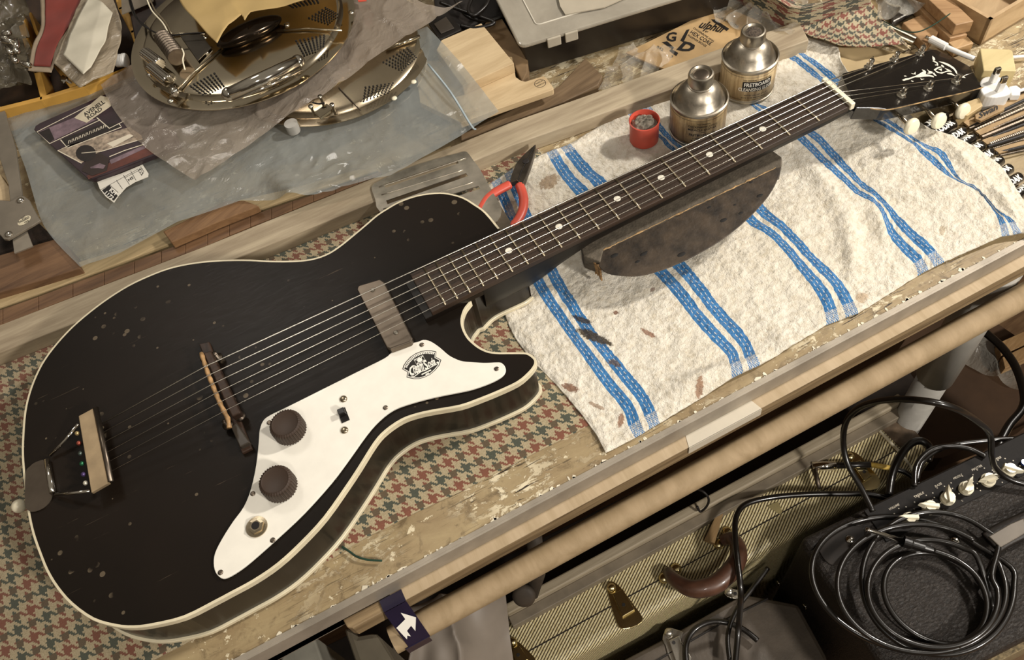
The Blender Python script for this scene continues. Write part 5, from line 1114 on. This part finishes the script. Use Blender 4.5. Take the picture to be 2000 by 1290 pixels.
# ---------------------------------------------------------------- beam and tube hung along the bench front
card = wood('kraft_card', '#b9a588', '#a69273', 1.57, 1.5, .7, stretch=6, bump=.1)
bmz = -.0215
bx0 = P(676, 1222, bmz).x
bm_ = thing('timber_rail', 'long timber rail faced with pale card strapped along the bench front edge', 'rail', (-.1, -.208, -.041))
MB().prism(up([Vector((bx0+.004, -.2102, 0)), Vector((bx0, -.207, 0)), Vector((bx0-.001, -.1995, 0)), Vector((.9, -.1995, 0)), Vector((.9, -.2106, 0))]), -.042, bmz-.0004).build('rail', wood('rail_wood', '#96805f', '#5c4930', 0, 1, .6, stretch=16), bm_, bevel=.001)
xs = P(760, 1160, bmz).x
MB().prism(up([Vector((xs, -.2104, 0)), Vector((xs, -.1997, 0)), Vector((.9, -.1997, 0)), Vector((.9, -.2104, 0))]), bmz-.0004, bmz+.0004).build('card_strip', card, bm_)
x1_, x2_ = P(1327, 850, bmz).x, P(1480, 790, bmz).x
tag(MB().prism(up([Vector((x1_, -.2112, 0)), Vector((x1_+.004, -.1997, 0)), Vector((x2_-.003, -.1997, 0)), Vector((x2_, -.2112, 0))]), bmz+.0004, bmz+.0008).prism(up([Vector((x1_, -.2116, 0)), Vector((x1_, -.2109, 0)), Vector((x2_, -.2109, 0)), Vector((x2_, -.2116, 0))]), -.032, bmz+.0008).build('masking_tape', mat('mask_tape', '#c9c0ae', .6, var=.04), None), 'white masking tape strip wrapped over the long card-faced rail', 'tape')
tx = Py(775, 1225, -.222).x - .012
MB_t = MB().tube([(tx, -.2185, -.0715), (.9, -.2185, -.0715)], .0122, 40)
ctb = thing('cardboard_tube', 'long brown cardboard tube hanging just under the timber rail', 'tube', (-.1, -.2185, -.0837))
MB_t.build('tube', wood('tube_card', '#a08a6a', '#8d7858', 1.57, 1.5, .7, stretch=6, bump=.1), ctb, smooth=False); autosmooth(ctb.children[0], 40)
# blue arrow label wrapped over rail and tube
bl = thing('arrow_label', 'dark blue label with a white arrow taped round rail and tube ends', 'label', (bx0+.04, -.222, -.06))
bz = mat('navy_tape', '#1d1830', .3, var=.1, coat=.3)
la, lb = Py(745, 1192, -.2110).x, Py(795, 1176, -.2110).x
MB().box(((la+lb)/2, -.2060, bmz+.0008), (lb-la, .0105, .0006)).build('top_flap', bz, bl)
MB().hull([Vector((la, -.2118, bmz+.0010)), Vector((lb, -.2118, bmz+.0010)), Vector((lb+.002, -.2318, -.0695)), Vector((la+.002, -.2318, -.0695))], [Vector((la, -.2112, bmz)), Vector((lb, -.2112, bmz)), Vector((lb+.002, -.2309, -.0705)), Vector((la+.002, -.2309, -.0705))]).build('front_face', bz, bl)
MB().box(((la+lb)/2, -.2316, -.0755), (lb-la+.002, .0008, .014)).build('lower_flap', bz, bl)
nf = (Vector((0, -.2318+.2118, -.0695-bmz))).normalized()
def fl_(u, v): a = Vector((la, -.2118, bmz+.0010)).lerp(Vector((la+.002, -.2318, -.0695)), v); return a + Vector((lb-la, 0, 0))*u + Vector((0, -.0006, .0003))
ar_ = [(.14,.78),(.10,.62),(.06,.42),(.56,.34),(.56,.16),(.96,.42),(.62,.70),(.60,.54),(.34,.60),(.34,.76),(.24,.70)]
v = [fl_(*q) for q in ar_]; MB().add(v, [list(range(len(v)))[::-1]]).build('white_arrow', M['wink'], bl)
# ---------------------------------------------------------------- below the bench
ZT = -.40
ca_, cb_ = P(985, 1212, ZT), P(1741, 805, ZT); cx_ = (cb_-ca_).normalized(); cy_ = Vector((-cx_.y, cx_.x, 0))
if cy_.dot(P(1300, 1100, ZT)-ca_) < 0: cy_ = -cy_
wid = abs((P(1830, 893, ZT)-ca_).dot(cy_)); ln = (P(1830, 893, ZT)-ca_).dot(cx_)
sv = (P(1310, 1080, ZT)-P(1267, 1170, ZT)); k_ = 1/.0033
ang_ = math.atan2(sv.y, sv.x)+math.pi/2; TWX, TWY = k_*math.cos(ang_), k_*math.sin(ang_)
twd = m_tweed()
tc_ = thing('tweed_case', 'striped yellow-brown tweed guitar case with leather handle standing under the bench', 'guitar case', (ca_.x+cx_.x*ln/2, ca_.y+cx_.y*ln/2, -.75))
def cc_(u, w, z=0): return ca_ + cx_*u + cy_*w + Vector((0, 0, z))
MB().prism(up([cc_(-.02, 0), cc_(ln, 0), cc_(ln, wid), cc_(-.02, wid)]), -.745, ZT).build('shell', twd, tc_, bevel=.012, bseg=4)
MB().box(cc_(ln/2-.01, wid*.60, .0004), (ln+.0, .0010, .0010), math.atan2(cx_.y, cx_.x)).build('lid_seam', M['dark'], tc_)
lth = mat('old_leather', '#6b5a48', .5, var=.3, nscale=60, bump=.5, bscale=300)
e0_ = (P(1700, 825, ZT)-ca_).dot(cx_)
MB().prism(up([cc_(e0_, -.002), cc_(ln+.004, -.002), cc_(ln+.004, wid*.68), cc_(e0_+.004, wid*.68)]), -.60, ZT+.0018).build('leather_end', lth, tc_, bevel=.010, bseg=4)
MB().tube([cc_(e0_, 0, .002), cc_(e0_+.003, wid*.68, .002), cc_(e0_+.004, wid+.002, -.004)], .0022, 8).build('piping', M['cream'], tc_, smooth=True)
hdl = [(1306,1118),(1312,1128),(1330,1142),(1358,1151),(1395,1143),(1425,1118),(1441,1092),(1441,1068),(1428,1052),(1412,1056)]
hz_ = [ZT+.006, ZT+.014, ZT+.022, ZT+.028, ZT+.030, ZT+.030, ZT+.028, ZT+.022, ZT+.014, ZT+.006]
MB().tube(cr([P(x, y, z) for (x, y), z in zip(hdl, hz_)], 5), [.0075]*4+[.008+.0035*math.sin(math.pi*i/37) for i in range(38)]+[.0075]*4, 16).build('handle', mat('brown_leather', '#54382a', .38, var=.2, nscale=80, coat=.3), tc_, smooth=True)
gold = mat('brass', '#d9c795', .22, 1.0, var=.1)
for x, y in ((1297,1130),(1320,1112),(1404,1064),(1420,1040)):
    MB().lathe(P(x, y, ZT), [(.007, 0), (.007, .002), (.004, .005)], 20).build('handle_stud', gold, tc_, smooth=True)
def latch(u, parent, m):
    pass
def lat(pts_base, pts_flap, z, m, parent, dome, hole):
    o = MB().prism(up(cr(PL(pts_base, z+.002), 2, True)), z, z+.002).build('latch', m, parent, bevel=.0006)
    slab('latch_flap', pts_flap, z+.007, .005, m, o, .001)
    p = P(*dome, z+.006); MB().ball(p, .0055, 18, 10, (1, 1, .7)).build('latch_dome', m, o, smooth=True)
    p = P(*hole, z+.0072); MB().lathe(p, [(.0022, 0), (.0022, .0003)], 14).build('keyhole', M['ink'], o)
lat([(1185,1142),(1197,1136),(1214,1150),(1240,1185),(1256,1208),(1246,1222),(1216,1230),(1204,1216),(1190,1170)], [(1196,1160),(1216,1150),(1240,1192),(1216,1206)], ZT, gold, tc_, (1194,1148), (1218,1182))
lat([(1651,886),(1664,882),(1682,892),(1704,918),(1720,940),(1712,956),(1690,958),(1676,948),(1660,912)], [(1664,904),(1680,898),(1704,930),(1688,940)], ZT, gold, tc_, (1660,892), (1688,922))
lat([(980,1255),(1000,1247),(1030,1270),(1050,1300),(1010,1320)], [(995,1270),(1015,1262),(1032,1290),(1010,1300)], ZT, gold, tc_, (1001,1254), (1012,1280))
tag(slab('torn_ticket', [(1498,989),(1520,980),(1528,1000),(1524,1006)], ZT+.001, .0006, mat('ticket', '#8f8258', .6), None), 'small torn printed ticket stuck on the tweed case near the rail', 'ticket')
tag(MB().hull(up(PL([(1413,978),(1419,981),(1396,1062),(1376,1054)], ZT+.012)), up([p - Vector((0, 0, .008)) for p in PL([(1413,978),(1419,981),(1396,1062),(1376,1054)], ZT+.012)])).build('wood_wedge', wood('wedge', '#9c8058', '#7a603c', .5, 1, .6), None), 'slim wooden wedge lying beside the leather handle of the tweed case', 'wedge')
# rail behind the case
rl = thing('under_rail', 'grey two-step wooden rail running under the bench behind the tweed case', 'rail', P(1400, 1000, -.42))
ZR = ZT+.025
ra, rb_ = P(1010, 1168, ZR), P(1755, 768, ZR); rx_ = (rb_-ra).normalized(); ry_ = Vector((-rx_.y, rx_.x, 0)); ry_ = ry_ if ry_.y < 0 else -ry_
gw = wood('grey_rail', '#a89b84', '#84775f', 0, 1, .6, stretch=16)
MB().prism(up([ra-rx_*.02, rb_, rb_+ry_*.013, ra-rx_*.02+ry_*.013]), ZR-.03, ZR).build('upper_step', gw, rl, bevel=.002)
MB().prism(up([ra-rx_*.02+ry_*.013, rb_+ry_*.013, rb_+ry_*.026, ra-rx_*.02+ry_*.026]), ZR-.05, ZR-.010).build('lower_step', mat('rail_grey', '#7b705f', .6, var=.15), rl, bevel=.001)
# dark case in front of the tweed one
dc = thing('dark_case', 'dark grey hard case with a silver latch, at the bottom edge before the tweed case', 'case', P(1350, 1250, -.75))
ZD = -.455
MB().prism(up(PL([(1150,1325),(1330,1230),(1452,1160),(1560,1180),(1620,1290),(1480,1420),(1250,1420)], ZD)), -.745, ZD).build('shell', mat('dark_case2', '#4f463c', .5, var=.15, bump=.3), dc, bevel=.006)
MB().tube(PL([(1190,1345),(1440,1200),(1500,1170)], ZD+.001), .0012, 6).build('lid_seam', M['dark'], dc)
sil = mat('latch_silver', '#c8c2b6', .25, .9, var=.1)
lat([(1298,1234),(1308,1227),(1320,1230),(1335,1236),(1330,1250),(1350,1285),(1340,1300),(1310,1290),(1300,1262),(1294,1250)], [(1306,1252),(1326,1242),(1345,1290),(1322,1300)], ZD, sil, dc, (1306,1236), (1316,1256))
lat([(1415,1156),(1430,1150),(1450,1158),(1452,1168),(1435,1170),(1420,1166)], [(1422,1158),(1436,1154),(1444,1162),(1430,1166)], ZD, sil, dc, (1424,1156), (1436,1160))
# ---------------------------------------------------------------- amplifier
ZA = -.35
am = thing('guitar_amplifier', 'black textured guitar amplifier with white pointer knobs at the bottom right', 'amplifier', P(1800, 1150, -.75))
q0, q1 = P(1560, 1052, ZA), P(2005, 838, ZA); ax_ = (q1-q0).normalized(); ay_ = Vector((ax_.y, -ax_.x, 0))
dp = (P(2000, 1252, ZA)-q0).dot(ay_)
tlx = m_tolex(); AW = .46
def aa(u, w, z=0): return q0 + ax_*u + ay_*w + Vector((0, 0, z))
MB().prism(up([aa(0, 0), aa(AW, 0), aa(AW, dp), aa(0, dp)]), -.74, ZA).build('cabinet', tlx, am, bevel=.012, bseg=4)
pu0 = (P(1690, 1003, ZA)-q0).dot(ax_); pw = (P(1752, 1050, ZA)-q0).dot(ay_)
MB().prism(up([aa(pu0, .004), aa(AW-.01, .004), aa(AW-.01, pw), aa(pu0, pw)]), ZA, ZA+.0015).build('control_panel', mat('panel_black', '#15110e', .6, var=.2, nscale=200, spec=.2), am, bevel=.0005)
ink2 = mat('panel_ink', '#b3aa98', .5)
for s_, a_, c_, t_ in (('VOLUME', (1737,998), (1757,987.5), (1735,994)), ('TREBLE', (1786,974), (1805,964.5), (1784,970)), ('BASS', (1827,953), (1840,946.5), (1825,949)), ('MIDDLE', (1863,938), (1880,929.5), (1861,934)), ('MASTER', (1899,921), (1919,911.5), (1897,917)), ('REVERB', (1938,904), (1956,895), (1936,900))):
    text('panel_lettering', s_, P(*a_, ZA+.0016), P(*c_, ZA+.0016), P(*t_, ZA+.0016), ink2, am, lift=.0003, bold=.02)
for i, (x, y, an_) in enumerate([(1777,1013,2.6),(1817,990,2.5),(1853,972,1.0),(1889,952,.5),(1932,936,2.9),(1973,917,-.9)]):
    p = P(x, y, ZA+.008); t_ = MB().lathe((p.x, p.y, ZA+.0015), [(.0082, 0), (.0082, .0045), (.0066, .0058), (.0062, .011)], 32)
    kk = t_.build('pointer_knob', M['cream'], am); autosmooth(kk, 40)
    L_ = .0125; d_ = Vector((math.cos(an_), math.sin(an_), 0)); n_ = Vector((-d_.y, d_.x, 0))
    bs_ = [p-d_*.0085-n_*.0038, p-d_*.0085+n_*.0038, p+d_*L_*.55+n_*.0038, p+d_*L_*1.15, p+d_*L_*.55-n_*.0038]
    tp_ = [p-d_*.0085-n_*.0022, p-d_*.0085+n_*.0022, p+d_*L_*.55+n_*.002, p+d_*L_*1.1, p+d_*L_*.55-n_*.002]
    MB().hull([v+Vector((0, 0, .0075)) for v in up(tp_)], [v-Vector((0, 0, .0005)) for v in up(bs_)]).build('pointer', M['cream'], kk, bevel=.0006)
    for k in range(9):
        a_ = -2.2+k*.55; w_ = Vector((p.x+.0165*math.cos(a_+1.57), p.y+.0165*math.sin(a_+1.57), ZA+.0016)); 
        if (w_-q0).dot(ay_) < pw-.003: MB().lathe(w_, [(.0008, 0), (.0008, .0002)], 8).build('scale_dot', ink2, kk)
MB().prism(up(cr([P(x, y, ZA+.002) for x, y in [(1598,1062),(1625,1035),(1680,1028),(1688,1050),(1668,1085),(1640,1106),(1612,1096)]], 3, True)), ZA, ZA+.002).build('corner_guard', mat('guard', '#211b16', .6, var=.2, spec=.25), am, bevel=.0006)
for x, y in ((1660,1054),(1866,1056)):
    MB().lathe(P(x, y, ZA+.002), [(.0055, 0), (.005, .0012), (.002, .0022)], 20).build('screw', chromeA, am, smooth=True)
for x, y in ((1521,1140),(1572,1185),(1542,1238)):
    nrm = -ax_; p = Pplane(x, y, q0, ax_); MB().lathe(p, [(.004, 0), (.0036, .0014), (.0012, .0022)], 16, nrm).build('side_screw', chromeA, am, smooth=True)
hp_ = PL([(1935,1062),(1960,1046),(2010,1022),(2080,990)], ZA+.014)
MB().tube(cr(hp_, 5), .014, 10, flat=.28).build('strap_handle', mat('strap', '#211b16', .5, bump=.4), am, smooth=True)
slab('handle_end', [(1931,1048),(1972,1024),(2000,1012),(2006,1040),(1986,1052),(1954,1070)], ZA+.020, .004, mat('handle_chrome', '#5f574c', .5, .2), am, .001)
MB().lathe(P(2000, 905, ZA+.004), [(.004, 0), (.004, .003)], 16).build('jewel_lamp', mat('blue_jewel', '#3550a0', .2), am)
MB().prism(up([aa(.03, dp-.001), aa(AW-.03, dp-.001), aa(AW-.03, dp+.006), aa(.03, dp+.006)]), -.70, ZA-.035).build('speaker_grille', mat('grille', '#8d7c5c', .8, var=.4, nscale=300), am)
# ---------------------------------------------------------------- cables
blk = mat('cable_black', '#17130f', .32, var=.1, coat=.35)
def ccable(nm, pts, z, r=.0032, label='', grp=None, smooth_n=6, parent=None):
    if isinstance(z, (int, float)): z = [z]*len(pts)
    o = MB().tube(cr([P(x, y, zz_) for (x, y), zz_ in zip(pts, z)], smooth_n), r, 10).build(nm, blk, parent, smooth=True)
    if parent is None: tag(o, label, 'cable', grp)
    return o
def ell(cx, cy, a, b_, t0, t1, n_, rot=-.35):
    out = []
    for i in range(n_+1):
        t = t0+(t1-t0)*i/n_; x, y = a*math.cos(t), b_*math.sin(t); out.append((cx+x*math.cos(rot)-y*math.sin(rot), cy+x*math.sin(rot)+y*math.cos(rot)))
    return out
ic = thing('instrument_cable', 'coiled black instrument cable with a silver jack plug lying on the amplifier', 'cable', P(1790, 1130, ZA+.004))
path = []; zs = []
for k, (cx, cy, a, b_, rot) in enumerate([(1778,1143,196,128,.25), (1832,1140,150,138,.35), (1822,1160,128,104,.2), (1832,1170,112,82,.5), (1800,1150,165,125,.1)]):
    seg_ = ell(cx, cy, a, b_, -.6 if k % 2 == 0 else -.6, -.6+2*math.pi*.94, 22, rot); path += seg_; zs += [ZA+.005+.0045*((k*2) % 5)+.003*math.sin(i*.6) for i in range(len(seg_))]
MB().tube(cr([P(x, y, z) for (x, y), z in zip(path, zs)], 4), .0033, 10).build('cable', blk, ic, smooth=True)
ccable('cable_end', [(1822,1076),(1870,1095),(1910,1130),(1928,1180),(1915,1230),(1870,1262)], ZA+.020, .0033, parent=ic)
j0, j1, j2 = P(1690, 1034, ZA+.026), P(1765, 1058, ZA+.026), P(1822, 1076, ZA+.024)
MB().tube([j0, j0.lerp(j1, .1), j0.lerp(j1, .12), j1], [.0022, .0030, .0024, .0032], 14).build('jack_tip', chromeA, ic, smooth=True)
MB().tube([j1, j1.lerp(j2, .25), j1.lerp(j2, .3), j1.lerp(j2, .7), j2], [.0066, .0066, .0058, .0056, .0038], 18).build('jack_body', M['black'], ic, smooth=False)
Zc = ZT+.006
ccable('black_cable', [(1436,1300),(1443,1220),(1447,1160),(1441,1100),(1436,1050),(1438,1010),(1458,985),(1510,972),(1580,966),(1650,965),(1700,966),(1745,978)], [-.43,-.42,-.36,-.355,-.355,-.36,-.365,-.37,-.375,-.38,-.38,-.38], .0036, 'black cable curving over the leather handle and along the tweed case')
ccable('black_cable', [(1705,1000),(1680,950),(1655,905),(1647,860),(1655,820),(1685,793),(1740,781),(1810,784),(1870,800),(1915,828),(1934,850),(1937,890),(1945,915),(1975,938),(2040,955)], [-.335,-.33,-.32,-.30,-.26,-.22,-.17,-.14,-.15,-.20,-.25,-.29,-.32,-.335,-.34], .0036, 'black cable arching high over the table leg and onto the amplifier panel')
ccable('black_cable', [(1925,650),(1958,680),(1985,720),(2000,770),(1996,800),(1972,830),(1955,862),(1945,890)], -.40, .0055, 'thick black mains cable dropping past the right edge')
ccable('black_cable', [(1736,968),(1742,930),(1756,895),(1778,868),(1800,862),(1816,876),(1812,900)], -.37, .0050, 'thick black cable loop bent over the end of the tweed case')
ccable('black_cable', [(1790,940),(1800,905),(1830,880),(1870,868),(1920,862),(1960,858),(2040,858)], -.36, .0034, 'black cable running right from the case end behind the amplifier')
ccable('black_cable', [(1786,950),(1790,910),(1815,882),(1850,872),(1890,876),(1925,892)], -.345, .0034, 'short black cable arc nearest the amplifier back edge')
ccable('black_cable', [(1342,1310),(1340,1262),(1355,1232),(1385,1216),(1420,1217),(1452,1230),(1480,1252)], ZD+.012, .0036, 'black cable hooped over the dark grey case at the bottom')
ccable('black_cable', [(1425,1290),(1422,1240),(1440,1190),(1470,1150),(1500,1110)], ZD+.02, .0030, 'thin black cable between dark case and amplifier side')
jp = thing('angled_jack', 'right-angle jack plug with yellow sleeved cable lying on the tweed case', 'jack plug', P(1640, 910, ZT+.004))
zj = ZT+.012
MB().tube(PL([(1588,910),(1594,930),(1600,956)], zj), [.0036, .0034, .0028], 12).build('jack_tip', M['agednickel'], jp, smooth=True)
MB().tube(PL([(1586,911),(1632,910)], zj), .0060, 14).build('jack_body', chromeA, jp, smooth=True)
MB().tube(PL([(1632,910),(1700,908)], zj), .0042, 12).build('boot', M['black'], jp, smooth=True)
MB().tube(PL([(1700,908),(1741,915)], zj), .0034, 12).build('yellow_sleeve', mat('yellow_sleeve', '#d8b65a', .5), jp, smooth=True)
MB().tube(cr(PL([(1741,915),(1770,924),(1790,940),(1800,960)], zj), 4), .0032, 10).build('cable', blk, jp, smooth=True)
# ---------------------------------------------------------------- floor clutter under the bench
ZG = -.62
tag(slab('cardboard_sheet', [(1700,760),(1840,560),(1960,640),(2080,720),(2060,800),(1960,850),(1840,895),(1760,900)], ZG, .05, mat('brown_board', '#4d3826', .7, var=.2, nscale=14), None, .001), 'dark brown board sheet on the floor behind the table leg', 'cardboard')
tag(quadsheet('floor_bag', [(1884,712,ZG+.01),(1915,655,ZG+.01),(1990,690,ZG+.01),(1998,772,ZG+.01)], 50, 50, crump(.015, 16, 0, 22, .002), bag), 'clear plastic bag with bright creases lying on the brown board', 'plastic bag')
for i, (y0, y1) in enumerate(((640, 665), (668, 690), (850, 872))):
    tag(slab('wood_offcut', [(1950+8*i,y0+30),(2060,y0-20),(2070,y1-20),(1955+8*i,y1+30)], ZG+.03+.004*i, .02, oak2, None, .001), 'wooden offcut at the right edge below the bench, ' + ['topmost', 'middle one', 'lowest, beside the amplifier cables'][i], 'offcut')
tag(slab('storage_box', [(545,1300),(556,1262),(612,1240),(640,1320)], -.12, .3, mat('pale_box', '#8d8a7e', .6), None, .002), 'pale grey box corner under the bench at the bottom left', 'box')
sck = mat('grey_sack', '#91867a', .55, var=.15, nscale=12, bump=.3, bscale=30)
def skz(p, u, v): return .05*math.sin(math.pi*u)**.7*math.sin(math.pi*v) + .022*nz(p, 18, 5) + .020*ridged(p, 16, 3)**2
tag(quadsheet('cloth_sack', [(760,1400,-.34),(775,1200,-.28),(985,1140,-.33),(1015,1400,-.40)], 60, 60, skz, sck), 'grey folded cloth sack hanging in shade below the cardboard tube', 'sack')
sk2 = thing('grey_stool', 'grey moulded plastic post with ribs below the rail end', 'post', P(700, 1260, -.3))
MB().prism(up(PL([(668,1222),(700,1240),(735,1234),(775,1300),(705,1330)], -.12)), -.45, -.12).build('post', mat('moulded_grey', '#6f6757', .6, var=.1), sk2, bevel=.006)
cl = thing('clamp', 'dark iron clamp with a round foot hanging under the bench beside the sack', 'clamp', P(1040, 1150, -.34))
MB().tube([Py(1062, 1085, -.20)+Vector((0, .02, 0)), P(1050, 1120, -.28), P(1035, 1160, -.30)], [.008, .009, .010], 14).build('arm', mat('iron', '#3c3227', .7, var=.3), cl, smooth=True)
MB().lathe(P(1024, 1160, -.29), [(.011, 0), (.013, .003), (.013, .007), (.008, .009)], 28, (-.3, -.6, .7)).build('foot', mat('iron', '#2b231b', .6), cl, smooth=True)
tag(slab('shade_filler', [(300,1500),(640,1260),(1300,930),(1760,700),(1800,760),(1300,1040),(1000,1200),(700,1500)], -.52, .2, mat('shade_box', '#2a211a', .8, var=.3), None, .002), 'dark crate added for the shade beneath the bench behind the rail', 'filler')  # dark slab added where there is only shaded space
tag(MB().tube(cr([P(x, y, z) for x, y, z in [(1345,952,-.34),(1372,960,-.33),(1384,975,-.34),(1380,990,-.36),(1368,1000,-.37),(1362,990,-.36)]], 5), .0016, 6).build('wire_loop', M['dark'], None, smooth=True), 'thin dark wire loop hooked over the grey rail', 'wire')
tag(slab('orange_card', [(1316,1040),(1345,1008),(1392,992),(1392,1000),(1350,1024)], ZT+.003, .001, mat('orange_card', '#a8764a', .5), None), 'orange-brown leather scrap tucked between the rail and tweed case', 'scrap')
